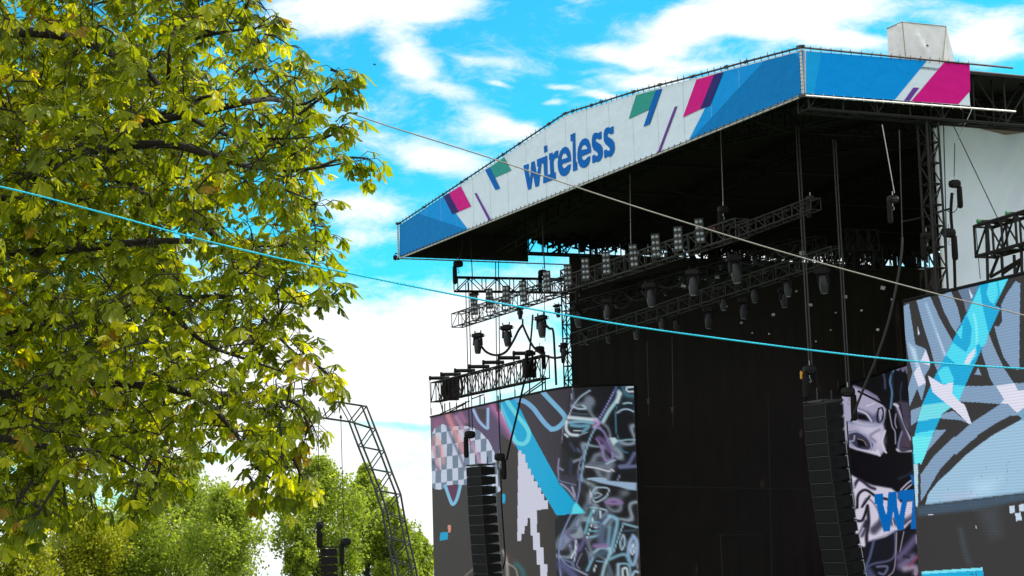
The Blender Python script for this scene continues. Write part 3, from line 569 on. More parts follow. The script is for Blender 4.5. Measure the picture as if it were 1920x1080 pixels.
    st = [([(445, 100), (340, 170), (262, 265)], 3.5, LB), ([(262, 265), (232, 330), (205, 410)], 3, (190, 190, 225)), ([(262, 120), (268, 260)], 2, PU), ([(265, 280), (320, 300), (400, 298), (370, 265)], 5, LB),
          ([(240, 345), (320, 355), (420, 362)], 5, (60, 78, 92)), ([(215, 395), (360, 410), (520, 425)], 10, WH), ([(220, 450), (360, 440), (480, 460)], 8, (128, 176, 200)), ([(240, 480), (330, 490), (430, 490), (370, 550)], 9, (105, 158, 186)),
          ([(190, 440), (185, 520), (230, 580), (310, 590)], 8, WH), ([(170, 580), (200, 605)], 5, WH), ([(330, 590), (420, 555)], 2, LB), ([(150, 500), (135, 680)], 1.6, (150, 140, 160)), ([(270, 540), (350, 540)], 2.5, WH),
          ([(735, 60), (650, 230), (530, 440)], 4, (104, 112, 178)), ([(760, 110), (740, 200), (650, 330), (590, 440)], 9, (176, 214, 226)), ([(780, 130), (745, 230)], 7, WH), ([(700, 120), (610, 300), (550, 400)], 1.5, (170, 160, 215)), ([(500, 430), (540, 460), (490, 500)], 9, (184, 150, 200)),
          ([(810, 245), (860, 235), (900, 240)], 4, LB), ([(745, 345), (800, 310), (860, 305), (920, 330)], 4, LB), ([(735, 280), (725, 400), (735, 560), (770, 650)], 3.5, TE), ([(760, 655), (850, 640), (940, 640)], 4, (140, 176, 190)), ([(750, 680), (800, 760), (850, 780)], 4, TE), ([(930, 60), (850, 70), (860, 110), (930, 110)], 4, WH), ([(800, 60), (850, 150), (920, 160)], 6, TE),
          ([(560, 510), (500, 520), (440, 640), (390, 800), (360, 1000), (355, 1090)], 4.5, (134, 172, 200)), ([(530, 500), (600, 560), (650, 680), (700, 820)], 6, (128, 120, 168)), ([(520, 630), (570, 720), (610, 860), (690, 850), (690, 790)], 5, (150, 126, 184)), ([(540, 620), (600, 660), (660, 760)], 12, (96, 78, 120)),
          ([(405, 935), (520, 950), (650, 985), (680, 965), (705, 985)], 4, (206, 206, 222)), ([(620, 905), (720, 860)], 4, LB), ([(430, 900), (560, 890), (600, 905)], 3, (96, 100, 120)), ([(420, 1070), (520, 1062), (620, 1075)], 5, LB), ([(105, 850), (95, 960), (105, 1080)], 4, (140, 136, 180)), ([(110, 950), (145, 970)], 6, PU), ([(355, 830), (320, 950), (320, 1080)], 4, PU),
          ([(310, 740), (330, 770)], 7, (80, 84, 120)), ([(230, 680), (280, 760)], 8, (52, 58, 80)), ([(240, 850), (230, 1000)], 8, (46, 50, 70)), ([(770, 930), (860, 910), (930, 790)], 9, (96, 104, 142)), ([(780, 940), (950, 930)], 9, (100, 108, 146)), ([(750, 1080), (770, 1030)], 4, (120, 130, 160))]
    for p, w, col in st: A.stroke(c5(p), w*1.2, [q*.55 for q in col], .3, w*2.4)
    for p, w, col in st: A.stroke(c5(p), w*.7, col, .95, max(1.3, w*.55))
    A.fill(c5([(660, 618), (720, 615), (750, 655), (700, 705)]), (196, 218, 228), .9, 1)
    A.fill(c7([(460, 45), (560, 35), (700, 65), (985, 85), (985, 170), (900, 160), (800, 130), (600, 90)]), (150, 178, 206), 1, 1.5)
    A.fill(c7([(170, 0), (350, 0), (340, 290), (250, 180), (170, 90)]), (58, 56, 76), .8, 4)
    st = [([(390, 0), (370, 200), (330, 330), (280, 440), (200, 620), (165, 760), (160, 880), (180, 1090)], 4.5, (120, 140, 186)), ([(160, 0), (165, 60), (340, 110)], 3, MB_), ([(180, 95), (260, 160), (330, 260)], 5, (150, 150, 176)), ([(300, 130), (330, 230)], 5, (170, 170, 196)),
          ([(550, 135), (680, 145), (675, 215), (620, 265), (540, 290), (510, 200), (560, 140)], 4, LB), ([(540, 200), (560, 190), (610, 215), (545, 250), (535, 205)], 2.5, LB), ([(475, 90), (495, 230), (500, 300)], 2.4, (176, 180, 196)), ([(660, 290), (740, 265), (830, 300), (750, 310), (665, 295)], 8, (138, 112, 164)), ([(680, 320), (740, 330)], 2, (110, 100, 120)),
          ([(500, 345), (670, 385), (600, 460)], 5, (156, 186, 200)), ([(520, 380), (480, 470), (440, 620)], 7, (112, 184, 204)), ([(530, 380), (510, 520), (450, 690)], 2.5, WH), ([(440, 430), (430, 340), (510, 330)], 6, (78, 92, 116)), ([(580, 360), (545, 480)], 5, (86, 112, 136)), ([(600, 390), (600, 460)], 3, WH),
          ([(380, 430), (330, 480), (310, 570), (360, 560), (400, 460)], 4, (94, 118, 150)), ([(480, 600), (590, 595), (600, 520), (540, 500)], 4, (100, 176, 200)), ([(540, 560), (580, 560)], 4, LB), ([(480, 665), (570, 650), (610, 590)], 5, (128, 172, 200)),
          ([(690, 440), (640, 500), (610, 680), (640, 780)], 22, (84, 98, 124)), ([(690, 440), (760, 460), (780, 520), (745, 680), (710, 840)], 9, (128, 180, 206)), ([(640, 520), (700, 450)], 8, (150, 184, 204)), ([(700, 560), (680, 800)], 10, (110, 150, 172)),
          ([(845, 520), (990, 560)], 6, (128, 170, 188)), ([(840, 540), (790, 680), (740, 830)], 4, (140, 180, 200)), ([(860, 600), (980, 590)], 6, (58, 76, 92)), ([(845, 640), (865, 720), (830, 800), (815, 720), (840, 650)], 5, LB), ([(835, 690), (840, 730)], 4, (60, 84, 104)),
          ([(950, 650), (990, 720), (985, 860), (950, 960), (900, 880), (910, 740), (950, 660)], 9, (150, 180, 216)), ([(950, 740), (965, 790), (940, 850), (930, 800), (948, 745)], 4, (200, 222, 240)),
          ([(240, 620), (190, 700), (185, 800), (230, 720), (245, 640)], 3, (130, 140, 186)), ([(280, 600), (250, 640), (360, 740), (340, 860), (300, 960)], 6, (104, 92, 140)), ([(340, 700), (330, 800), (290, 890)], 4, WH), ([(260, 740), (290, 720), (300, 780), (270, 800)], 5, (86, 84, 128)), ([(350, 760), (320, 920)], 3, (180, 200, 214)),
          ([(170, 870), (240, 960), (340, 1010), (460, 1070)], 5, (150, 156, 186)), ([(190, 900), (300, 940), (320, 990)], 5, MB_), ([(440, 780), (480, 860), (480, 930)], 3, MB_), ([(400, 840), (350, 960), (380, 1000)], 3, (120, 124, 160)), ([(430, 690), (400, 760), (380, 800)], 10, (92, 84, 134)),
          ([(540, 830), (600, 780), (700, 790), (690, 870), (650, 960), (620, 1080)], 8, (156, 196, 210)), ([(540, 760), (660, 760)], 12, (132, 108, 158)), ([(560, 850), (640, 840)], 12, (70, 92, 112)), ([(520, 890), (460, 1020)], 7, (124, 176, 200)), ([(560, 920), (640, 930)], 4, (120, 150, 180)), ([(550, 970), (530, 1030)], 4, WH), ([(700, 900), (860, 850), (930, 960)], 8, (118, 166, 188)), ([(690, 960), (700, 1080)], 5, (70, 84, 104)),
          ([(800, 950), (900, 960), (930, 1080)], 5, (130, 176, 196)), ([(790, 960), (790, 1080)], 8, LB), ([(840, 1090), (840, 1010), (880, 1000), (900, 1090)], 6, WH), ([(940, 1080), (970, 1030), (1000, 1040)], 6, LB), ([(180, 960), (240, 1000), (330, 1090)], 20, (84, 88, 132))]
    for p, w, col in st: A.stroke(c7(p), w*1.2, [q*.55 for q in col], .3, w*2.4)
    for p, w, col in st: A.stroke(c7(p), w*.7, col, .95, max(1.3, w*.6))
    A.fill(c7([(310, 330), (345, 290), (440, 410), (290, 425)]), (96, 226, 240), .9, 2)
    return A.c
far_plan = [onZ(x, y, ZF) for x, y in spline([(807, 783), (888, 764.5), (979, 744), (1033, 732.5), (1076, 726.5), (1130, 724), (1188, 723.5)], 5)]
led_screen('left LED screen with cyan ribbon, white stairs and chrome figure artwork', far_plan, ZF, -2.2, 330, 300, paint_far, led_mat('led_far', .9), Vector((.7, .7, 0)))
# --- near screen
def paint_near(X, Y):
    A = Art(X, Y, (43, 39, 40)); K = crop
    a = lambda p: K(1680, 500, 4.154, p); b = lambda p: K(1700, 640, 5.143, p); c = lambda p: K(1690, 820, 4.154, p)
    G = (124, 152, 182); G2 = (150, 186, 212); BC = (74, 214, 236); CY = (0, 164, 212); WH = (214, 214, 232)
    A.fill(a([(50, 310), (100, 285), (150, 605), (232, 642), (268, 745), (262, 790), (225, 850), (232, 915), (200, 1045), (165, 950), (105, 1090), (95, 940), (130, 820), (95, 700), (75, 560)]), G)
    A.fill(a([(100, 600), (150, 640), (180, 760), (165, 800), (130, 700)]), (176, 206, 228), 1, 3); A.fill(a([(232, 648), (266, 745), (262, 770), (188, 745)]), WH); A.fill(a([(180, 765), (232, 905), (175, 935), (138, 830)]), WH)
    A.fill(a([(165, 450), (185, 525), (172, 532)]), (200, 208, 222))
    A.fill(a([(160, 265), (265, 230), (340, 400), (440, 580), (390, 690), (330, 830), (300, 760), (270, 640), (215, 470)]), G)
    A.stroke(a([(235, 290), (290, 440), (380, 690)]), 5, (160, 196, 224), .7, 5); A.stroke(a([(320, 520), (385, 690)]), 1.5, WH, .9, 1.5)
    A.fill(a([(330, 225), (430, 195), (480, 320), (500, 400), (505, 440), (465, 512), (430, 460), (370, 340)]), G); A.fill(a([(480, 180), (650, 135), (560, 340), (545, 350), (530, 280)]), (98, 118, 146)); A.fill(a([(565, 168), (600, 230), (585, 250)]), (200, 226, 240))
    A.fill(a([(930, 112), (968, 130), (962, 500), (960, 805), (900, 790), (840, 710), (790, 560), (765, 462), (800, 465), (825, 430), (818, 300), (860, 215)]), G)
    A.fill(a([(690, 590), (725, 525), (760, 620), (840, 790), (940, 940), (1010, 1060), (1080, 1160), (900, 1160), (820, 1040), (730, 860), (665, 660)]), G)
    A.fill(b([(560, 430), (700, 432), (860, 425), (1040, 405), (1131, 400), (1300, 395), (1300, 660), (1131, 650), (1060, 690), (970, 600), (900, 605), (700, 590), (500, 580)]), G)
    A.fill(a([(640, 785), (612, 840), (665, 846)]), G)
    A.fill(b([(860, 430), (1040, 405), (1075, 478), (1131, 468), (1300, 460), (1300, 640), (1131, 640), (1065, 690), (970, 600), (905, 600), (940, 560)]), WH)
    # lower fans of light
    A.fill(b([(300, 1080), (620, 790), (760, 700), (905, 605), (975, 600), (1050, 690), (860, 790), (690, 900), (480, 1090)]), G)
    A.fill(c([(410, -5), (592, -5), (430, 110), (300, 250), (190, 440), (152, 500), (150, 290), (250, 150)]), G)
    A.fill(c([(700, -10), (955, -150), (1300, -120), (1300, 400), (955, 432), (185, 527), (210, 440), (290, 340), (380, 260), (500, 140), (580, 80)]), G2)
    A.fill(b([(1131, 880), (1045, 800), (820, 925), (1131, 1000)]), G2); A.fill(b([(1131, 650), (1060, 690), (1131, 770)]), (110, 160, 190))
    A.fill(c([(560, 350), (760, 320), (700, 440), (560, 460)]), (176, 214, 236), .7, 14); A.fill(c([(340, 460), (560, 440), (500, 490), (360, 500)]), (190, 180, 214), .5, 10)
    # cyan ribbon
    rib = a([(650, 140), (880, 82), (770, 305), (815, 320), (650, 680), (485, 1045)]) + b([(490, 590), (340, 700), (270, 860), (170, 1085)]) + c([(155, 208), (95, 208)]) + b([(60, 1080), (80, 880), (150, 610), (270, 340)]) + a([(385, 690), (510, 440), (570, 320)])
    A.fill(rib, CY)
    A.fill(a([(655, 150), (575, 320), (520, 450), (470, 512), (512, 570), (520, 440), (555, 380), (590, 480), (580, 600), (545, 668), (440, 590), (388, 690), (452, 745), (500, 765), (570, 765), (630, 690), (622, 560), (665, 630), (700, 600), (722, 520), (690, 380), (665, 260)]), BC, .95)
    A.fill(a([(722, 130), (872, 92), (820, 200), (770, 305), (730, 270), (704, 210)]), BC); A.stroke(a([(790, 120), (800, 220), (760, 300)]), 3, CY, .8, 3)
    A.fill(a([(620, 632), (612, 680), (570, 757), (530, 755), (560, 690)]), WH); A.stroke(a([(605, 370), (625, 460), (630, 600)]), 5, (120, 230, 240), .9, 2)
    A.fill(b([(300, 300), (350, 250), (400, 240), (455, 360), (450, 395), (345, 415)]), BC, .95)
    A.fill(b([(455, 420), (560, 430), (505, 575), (440, 510)]), BC); A.fill(b([(150, 615), (370, 590), (500, 585), (340, 700), (330, 735), (100, 775)]), (110, 214, 226)); A.fill(b([(80, 890), (272, 852), (170, 1085), (60, 1085)]), BC)
    A.fill(c([(85, -5), (250, -5), (155, 208), (105, 208)]), (100, 226, 234))
    A.fill(b([(205, 330), (350, 420), (450, 395), (440, 505), (510, 580), (560, 612), (625, 790), (600, 797), (470, 670), (370, 590), (250, 490)]), WH)
    A.fill(b([(40, 665), (145, 628), (95, 775), (42, 815)]), G); A.fill(b([(330, 745), (345, 700), (450, 670), (600, 795), (520, 760)]), G); A.fill(b([(275, 855), (380, 853), (340, 900), (180, 1080)]), G)
    A.fill(c([(95, 208), (130, 212), (130, 545), (112, 540)]), (170, 206, 224)); A.fill(c([(132, 200), (146, 200), (150, 520), (132, 535)]), (50, 46, 47))
    # dark lower band
    A.fill(c([(112, 545), (190, 527), (955, 432), (1300, 390), (1300, 1400), (112, 1400)]), (46, 42, 43)); A.fill(c([(120, 547), (190, 527), (955, 432), (1300, 390), (1300, 460), (955, 490), (600, 560), (130, 615)]), (58, 78, 98), .95, 4)
    A.fill(c([(590, 560), (760, 530), (780, 760), (700, 800), (620, 620)]), (64, 72, 80), .6, 12); A.stroke(c([(460, 720), (500, 900), (530, 980)]), 8, (60, 72, 82), .7, 14); A.stroke(c([(210, 605), (245, 600)]), 1.5, WH)
    A.stroke(c([(580, 690), (585, 710)]), 1.3, WH)
    for p in ([(840, 535), (880, 530), (886, 585), (845, 592)], [(915, 525), (955, 518), (958, 575), (922, 580)], [(886, 590), (930, 585), (938, 645), (893, 652)]): A.fill(c(p), (190, 208, 226))
    A.fill(c([(160, 1045), (632, 1014), (660, 1200), (160, 1200)]), CY); A.fill(c([(160, 1045), (632, 1014), (636, 1035), (160, 1066)]), (120, 220, 236)); A.stroke(c([(540, 1070), (550, 1060), (560, 1075)]), 1.5, (30, 90, 120)); A.stroke(c([(580, 1050), (585, 1080)]), 1.5, (30, 90, 120))
    for k in range(4):      # the artwork carries on past the part seen between the drape and the picture edge
        x0 = 1990 + k*62; A.fill([(x0, 540-k*14), (x0+34, 530-k*14), (x0+60, 700), (x0+10, 860), (x0-24, 850), (x0+18, 700)], G if k % 2 else BC)
    # dead-pixel scratches
    r = np.random.default_rng(5)
    for i in range(26):
        x = r.uniform(1760, 1920); y = r.uniform(850, 945); A.stroke([(x, y), (x+r.uniform(-.5, .5), y+r.uniform(2, 8))], .8, (80, 110, 135), .7, 1, False)
    return A.c
npl = [(1701, 571), (1695.5, 572), (1694.3, 570), (1695.5, 568), (1704, 564.5), (1780, 547), (1850, 531), (1889, 522), (1920, 514.5), (2010, 493), (2150, 457)]
near_plan = [onZ(x, y, ZS) for x, y in npl[4:]]
p0 = near_plan[0]; near_plan = [p0 + Vector((.42, 1.5, 0)), p0 + Vector((.02, 1.0, 0)), p0 + Vector((-.12, .55, 0)), p0 + Vector((-.09, .25, 0))] + near_plan
led_screen('right LED screen with blue, cyan and white graffiti artwork', near_plan, ZS, -2.2, 420, 420, paint_near, led_mat('led_near', 1.06), Vector((.9, .42, 0)))
# --- centre screen, seen between the near speaker column and the right screen
def paint_mid(X, Y):
    A = Art(X, Y, (14, 13, 16)); K = crop; a = lambda p: K(1580, 680, 5.4, p); b = lambda p: K(1580, 870, 5.14, p); c1 = lambda p: K(1490, 670, 5.68, p)
    LV = (172, 168, 196); WH = (214, 208, 228); MV = (112, 108, 140); DK = (14, 12, 18); BL = (86, 104, 140)
    A.fill(a([(110, 230), (250, 280), (350, 340), (380, 390), (440, 470), (430, 560), (410, 620), (430, 700), (400, 780), (440, 880), (380, 945), (310, 930), (150, 890), (60, 850), (0, 700), (-60, 500), (-30, 330), (60, 340)]), LV, 1, 2)
    A.fill(c1([(360, 250), (430, 240), (440, 330), (500, 390), (380, 390), (350, 330)]), (52, 62, 92), 1, 2)
    A.stroke(a([(160, 290), (300, 360), (450, 440)]), 4, DK); A.stroke(a([(120, 240), (250, 300), (360, 370)]), 3.5, (110, 104, 140), .8, 3); A.stroke(a([(240, 440), (320, 410)]), 2, WH)
    A.fill(a([(150, 460), (260, 500), (310, 530), (350, 500), (420, 560), (360, 620), (200, 600), (140, 570)]), (96, 98, 128), 1, 4)
    A.fill(a([(150, 510), (230, 530), (270, 590), (150, 570)]), DK, 1, 2); A.stroke(a([(150, 480), (240, 520), (290, 590)]), 2.5, WH, 1, 2)
    A.stroke(a([(360, 470), (400, 460), (410, 540), (380, 610), (350, 570), (360, 480)]), 3, DK); A.stroke(a([(375, 520), (385, 570)]), 3, LV)
    A.stroke(a([(60, 600), (200, 640), (330, 640), (410, 600)]), 4, (120, 134, 166), .9, 5); A.fill(a([(130, 620), (400, 640), (420, 800), (370, 900), (320, 780), (200, 700)]), WH, .75, 8); A.stroke(a([(370, 680), (280, 740), (330, 800)]), 4, (120, 112, 140), .8, 6)
    A.fill(a([(60, 700), (140, 690), (240, 740), (310, 830), (280, 900), (150, 880), (60, 810)]), (58, 58, 78), 1, 2); A.stroke(a([(60, 715), (150, 700), (250, 760), (290, 840), (260, 890), (150, 870), (70, 800), (110, 790), (120, 740)]), 3, (150, 152, 186), 1, 2); A.fill(a([(140, 770), (220, 790), (240, 850), (160, 850)]), DK, 1, 2)
    A.stroke(a([(150, 770), (210, 790), (240, 840)]), 1.4, (150, 128, 124)); A.fill(a([(60, 850), (150, 880), (300, 920), (370, 945), (360, 900), (200, 880), (100, 860)]), WH, 1, 2)
    A.stroke(a([(430, 690), (400, 800), (420, 880), (440, 910)]), 3.5, WH, 1, 2); A.stroke(a([(350, 890), (375, 940)]), 4, WH, 1, 2)
    A.fill(a([(410, 60), (660, 20), (660, 390), (520, 430), (470, 460), (400, 380), (380, 180)]), (17, 16, 22), 1, 3)
    A.stroke(a([(400, 80), (425, 160), (430, 260)]), 3.5, (72, 78, 108), .9, 4); A.stroke(a([(520, 60), (480, 180), (500, 300), (485, 460)]), 4, (84, 124, 158), .95, 2.5); A.stroke(a([(500, 100), (510, 260)]), 3, (30, 44, 66), .9, 3)
    A.stroke(a([(540, 40), (560, 70), (600, 30), (610, 80), (640, 40), (655, 100)]), 5, (140, 134, 172), .8, 4); A.stroke(a([(600, 200), (585, 300), (590, 400)]), 2.5, (60, 58, 72), .9, 3)
    A.fill(a([(520, 420), (590, 390), (670, 400), (690, 560), (700, 800), (690, 890), (560, 900), (550, 860), (600, 700), (560, 560)]), (70, 64, 84), 1, 3)
    for p, w, col in (([(540, 420), (600, 560), (690, 780)], 5, LV), ([(580, 420), (620, 600), (690, 740)], 2.5, DK), ([(600, 700), (570, 800), (560, 880)], 4, (130, 134, 170)), ([(540, 520), (530, 600), (545, 660)], 3, (150, 148, 176)), ([(550, 880), (600, 910), (700, 895)], 5, WH), ([(470, 480), (500, 640), (530, 700), (535, 820)], 2.5, (170, 166, 190)), ([(625, 780), (660, 850)], 6, (90, 60, 76)), ([(600, 850), (680, 870)], 3, (50, 44, 60)), ([(560, 440), (520, 420)], 5, WH)):
        A.stroke(a(p), w*.8, col, .95, max(1.5, w*.7))
    A.fill(a([(40, 930), (160, 895), (380, 955), (560, 905), (700, 905), (700, 1200), (60, 1200), (40, 1100)]), DK, 1, 2)
    A.fill(b([(0, -60), (700, -60), (700, 220), (520, 250), (300, 200), (75, 100), (0, 100)]), DK)
    A.stroke(b([(540, 140), (640, 100), (670, 70)]), 4, (44, 50, 66), .8, 6)
    # lower chrome drapery
    A.fill(b([(75, 100), (200, 170), (290, 205), (470, 235), (530, 280), (530, 330), (560, 370), (720, 350), (715, 500), (600, 620), (440, 700), (380, 735), (260, 750), (240, 815), (150, 780), (120, 640), (110, 480), (130, 420)]), WH, 1, 2)
    for p, w, col in (([(110, 220), (160, 150), (260, 220), (310, 240)], 7, (46, 42, 58)), ([(75, 110), (110, 220)], 5, LV), ([(140, 420), (150, 300), (220, 250), (320, 310), (430, 340)], 6, DK), ([(180, 420), (230, 330), (300, 380), (350, 480), (340, 580), (280, 620)], 4, (124, 118, 146)), ([(190, 410), (260, 310)], 5, DK), ([(120, 540), (190, 540), (240, 400)], 6, DK), ([(240, 420), (250, 560), (230, 700), (240, 800)], 8, (34, 30, 42)), ([(180, 680), (230, 560)], 12, (40, 36, 50)), ([(150, 730), (200, 620)], 5, LV),
                       ([(80, 200), (110, 330), (95, 440)], 5, (60, 56, 70)), ([(95, 220), (125, 380), (105, 440)], 1.6, WH), ([(300, 640), (400, 560), (600, 560), (680, 520)], 18, (70, 68, 88)), ([(260, 740), (400, 690), (480, 650)], 4, LV), ([(560, 250), (620, 190), (660, 160)], 3, WH), ([(600, 250), (660, 200)], 2.5, WH), ([(480, 540), (500, 620)], 2.5, WH), ([(590, 610), (640, 560), (700, 520)], 3, WH)):
        A.stroke(b(p), w*.8, col, .95, max(1.5, w*.6))
    A.fill(b([(250, 750), (420, 700), (520, 640), (720, 620), (720, 1200), (220, 1200), (160, 860), (210, 800)]), (24, 24, 34), 1, 2)
    for p, w, col in (([(300, 740), (260, 900), (215, 1020), (250, 1090)], 6, (88, 98, 134)), ([(505, 650), (490, 900), (300, 960), (230, 1000)], 5, (86, 92, 126)), ([(520, 660), (510, 900), (490, 1030), (440, 1080)], 2.5, (176, 160, 170)), ([(590, 650), (550, 850)], 2, (180, 170, 190)), ([(330, 990), (430, 990), (400, 1060), (350, 1050)], 5, (110, 112, 150)), ([(250, 1030), (300, 1100)], 14, (80, 84, 120)),
                       ([(540, 900), (600, 840), (700, 720)], 16, (104, 92, 132)), ([(560, 980), (680, 900)], 18, (120, 106, 146)), ([(590, 890), (640, 900)], 6, (40, 36, 54)), ([(600, 1010), (700, 1000), (700, 1100)], 14, (168, 150, 178)), ([(720, 890), (640, 990)], 3, (170, 60, 84)), ([(715, 690), (720, 760)], 6, LV)):
        A.stroke(b(p), w*.8, col, .9, max(1.5, w*.8))
    A.fill(b([(305, 290), (390, 280), (395, 375), (390, 385), (415, 480), (425, 480), (430, 385), (440, 270), (520, 265), (525, 400), (545, 490), (575, 345), (540, 345), (535, 262), (690, 240), (690, 330), (705, 440), (720, 620), (655, 628), (660, 560), (672, 350), (625, 350), (600, 480), (590, 632), (530, 640), (500, 540), (490, 460), (470, 540), (455, 648), (395, 655), (345, 470), (325, 385), (310, 385)]), (0, 104, 188))
    A.fill(b([(655, 105), (760, 90), (760, 180), (665, 200)]), (0, 104, 188))
    for p in ([(640, 1060), (640, 1100)], [(640, 1075), (740, 1080)], [(680, 1060), (680, 1100)], [(730, 1060), (730, 1100)]): A.stroke(b(p), 1.6, DK, 1, 1, False)
    return A.c
mid_plan = [onZ(x, y, ZS) for x, y in ((1552, 735), (1588, 723), (1703, 685))]
mid_plan.append(mid_plan[-1] + (mid_plan[-1]-mid_plan[-2])*.3)
led_screen('dark centre stage LED screen with chrome drapery and blue letters', mid_plan, ZS, -3.0, 200, 300, paint_mid, led_mat('led_mid', .9), Vector((.95, .3, 0)))
# ------------------------------------------------------------------ rigging under the roof
def xr(a, b, n): return [a + (b-a)*i/n for i in range(n+1)]
z1 = 42.0
truss('lighting_truss', 'short horizontal truss at the far left of the stage against the sky', onU(855, 546, z1), onU(1062, 549, z1), .6, .86, Uv, .045, .9, 'lighting trusses', lr=.7)
T2a, T2b = onV(857, 614, 3.0), onV(1392, 444, 3.0)
T2d = (T2b-T2a)
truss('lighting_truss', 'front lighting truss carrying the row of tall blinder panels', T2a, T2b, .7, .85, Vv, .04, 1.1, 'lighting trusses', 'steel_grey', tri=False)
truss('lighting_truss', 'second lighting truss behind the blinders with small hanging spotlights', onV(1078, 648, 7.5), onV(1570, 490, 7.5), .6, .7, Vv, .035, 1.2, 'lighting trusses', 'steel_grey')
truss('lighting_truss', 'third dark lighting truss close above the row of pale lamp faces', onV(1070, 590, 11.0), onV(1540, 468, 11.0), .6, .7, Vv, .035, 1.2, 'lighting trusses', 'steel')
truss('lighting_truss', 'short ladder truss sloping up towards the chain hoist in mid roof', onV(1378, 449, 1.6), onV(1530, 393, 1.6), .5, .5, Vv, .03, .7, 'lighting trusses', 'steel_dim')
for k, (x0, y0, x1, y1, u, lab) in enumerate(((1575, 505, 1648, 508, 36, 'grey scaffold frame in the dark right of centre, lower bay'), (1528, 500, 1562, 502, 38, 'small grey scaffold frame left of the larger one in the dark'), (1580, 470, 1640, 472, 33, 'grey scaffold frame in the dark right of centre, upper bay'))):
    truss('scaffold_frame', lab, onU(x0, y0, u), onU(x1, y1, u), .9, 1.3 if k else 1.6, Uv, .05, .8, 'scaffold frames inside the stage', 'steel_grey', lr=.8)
# ---- blinders
def mk_blinder():
    t = thing('blinder_light', '', 'stage light', (0, 0, 0), 'blinder panels on the front truss')
    mb = MB(); mb.box((0, .05, 0), .36, .14, 1.12, bev=.02); part('housing', mb, M['plastic'], t, local=True)
    mb = MB(); mb.box((0, -.03, 0), .40, .03, 1.16); mb.tube([(-.22, .1, .1), (-.24, .1, -.75)], .02, 4); mb.tube([(.22, .1, .1), (.24, .1, -.75)], .02, 4); mb.tube([(-.24, .1, -.75), (.24, .1, -.75)], .025, 4); part('yoke', mb, M['steel_grey'], t, local=True)
    for i in range(4):
        for s in (-1, 1): mb = MB(); mb.lathe((s*.09, -.045, .42-.28*i), (0, -1, 0), [(0, .085), (.02, .085), (.05, .05), (.055, .01)], 10); part('lens', mb, M['lens'], t, local=True, smooth=True)
    return t
BL = [(889, 572, 1), (918, 560, 2), (949, 555, 3), (981, 546, 4), (1026, 528, 5), (1065, 517, 6), (1098, 505, 7), (1137, 494, 8), (1188, 480, 9), (1230, 461, 10), (1272, 448, 11), (1312, 433, 12)]
ORD = ['leftmost', 'second from left', 'third from left', 'fourth from left', 'fifth from left', 'sixth from left', 'seventh from left', 'eighth from left', 'fourth from right', 'third from right', 'second from right', 'rightmost']
bp = mk_blinder(); rotb = math.atan2(-.42, .9) + .25
for i, (x, y, _) in enumerate(BL):
    p = onV(x, y, 2.5); lab = ORD[i] + ' of the tall eight-lens blinder panels on the front truss'
    if i == 0: bp.location = p; bp.rotation_euler = (.0, -.05, rotb); bp['label'] = lab; bp.scale = (1.05,)*3
    else: dup(bp, p, lab, (R_.uniform(-.1, .1), R_.uniform(-.08, .03), rotb + R_.uniform(-.2, .2)), 1.05)
# ---- moving heads
def mk_head():
    t = thing('moving_head_light', '', 'stage light', (0, 0, 0), 'moving head lights hanging from the trusses')
    mb = MB(); mb.box((0, 0, -.17), .72, .42, .20, bev=.08); mb.box((0, 0, -.05), .4, .2, .1); mb.tube([(-.2, 0, 0), (-.2, 0, .14)], .04, 6); mb.tube([(.2, 0, 0), (.2, 0, .14)], .04, 6)
    for s in (-1, 1): mb.tube([(s*.36, -.18, -.10), (s*.42, -.18, -.17), (s*.36, -.18, -.24)], .02, 4); mb.tube([(s*.36, .18, -.10), (s*.42, .18, -.17), (s*.36, .18, -.24)], .02, 4)
    part('base', mb, M['plastic'], t, local=True)
    mb = MB(); mb.box((0, 0, -.31), .5, .18, .09, bev=.03)
    for s in (-1, 1): mb.hexa([(s*.27-.035, -.10, -.78), (s*.27+.035, -.10, -.78), (s*.27+.035, .10, -.78), (s*.27-.035, .10, -.78)], [(s*.22-.04, -.12, -.32), (s*.22+.04, -.12, -.32), (s*.22+.04, .12, -.32), (s*.22-.04, .12, -.32)])
    part('yoke', mb, M['cab'], t, local=True)
    mb = MB(); mb.lathe((0, 0, -.38), (0, 0, -1), [(0, .10), (.03, .17), (.12, .205), (.35, .235), (.5, .235), (.75, .205), (.86, .18), (.9, .18), (.91, .15)], 14); part('barrel', mb, M['head'], t, local=True, smooth=False)
    mb = MB(); mb.lathe((0, 0, -1.285), (0, 0, -1), [(0, .15), (.02, .14), (.035, .08), (.04, .01)], 14); part('lens', mb, M['lens'], t, local=True, smooth=True)
    return t
M['head'] = pm('lamp_shell', (.028, .026, .027), .45, 0, .2, 3, spec=.3)
HD = [(896, 624, 3.2, 1.0), (949, 609, 3.2, 1.0), (1014, 591, 3.2, 1.0), (889, 548, 4.5, .8), (975, 575, 4.6, .6), (1044, 570, 4.6, .6), (1081, 572, 3.4, .95), (1217, 530, 3.2, .98), (1300, 505, 3.2, 1.0), (1374, 478, 3.2, 1.06), (1139, 560, 3.6, .85), (1541, 502, 5, .9),
      (1241, 585, 7.4, .72), (1353, 549, 7.4, .72), (1413, 533, 7.4, .72), (1475, 518, 7.4, .8), (1098, 622, 7.6, .62), (1141, 613, 7.6, .72), (1194, 602, 7.6, .8),
      (1265, 591, 11, .75), (1330, 575, 11, .95), (1396, 558, 11, .9), (1468, 540, 11, .8), (1055, 645, 3.6, .6)]
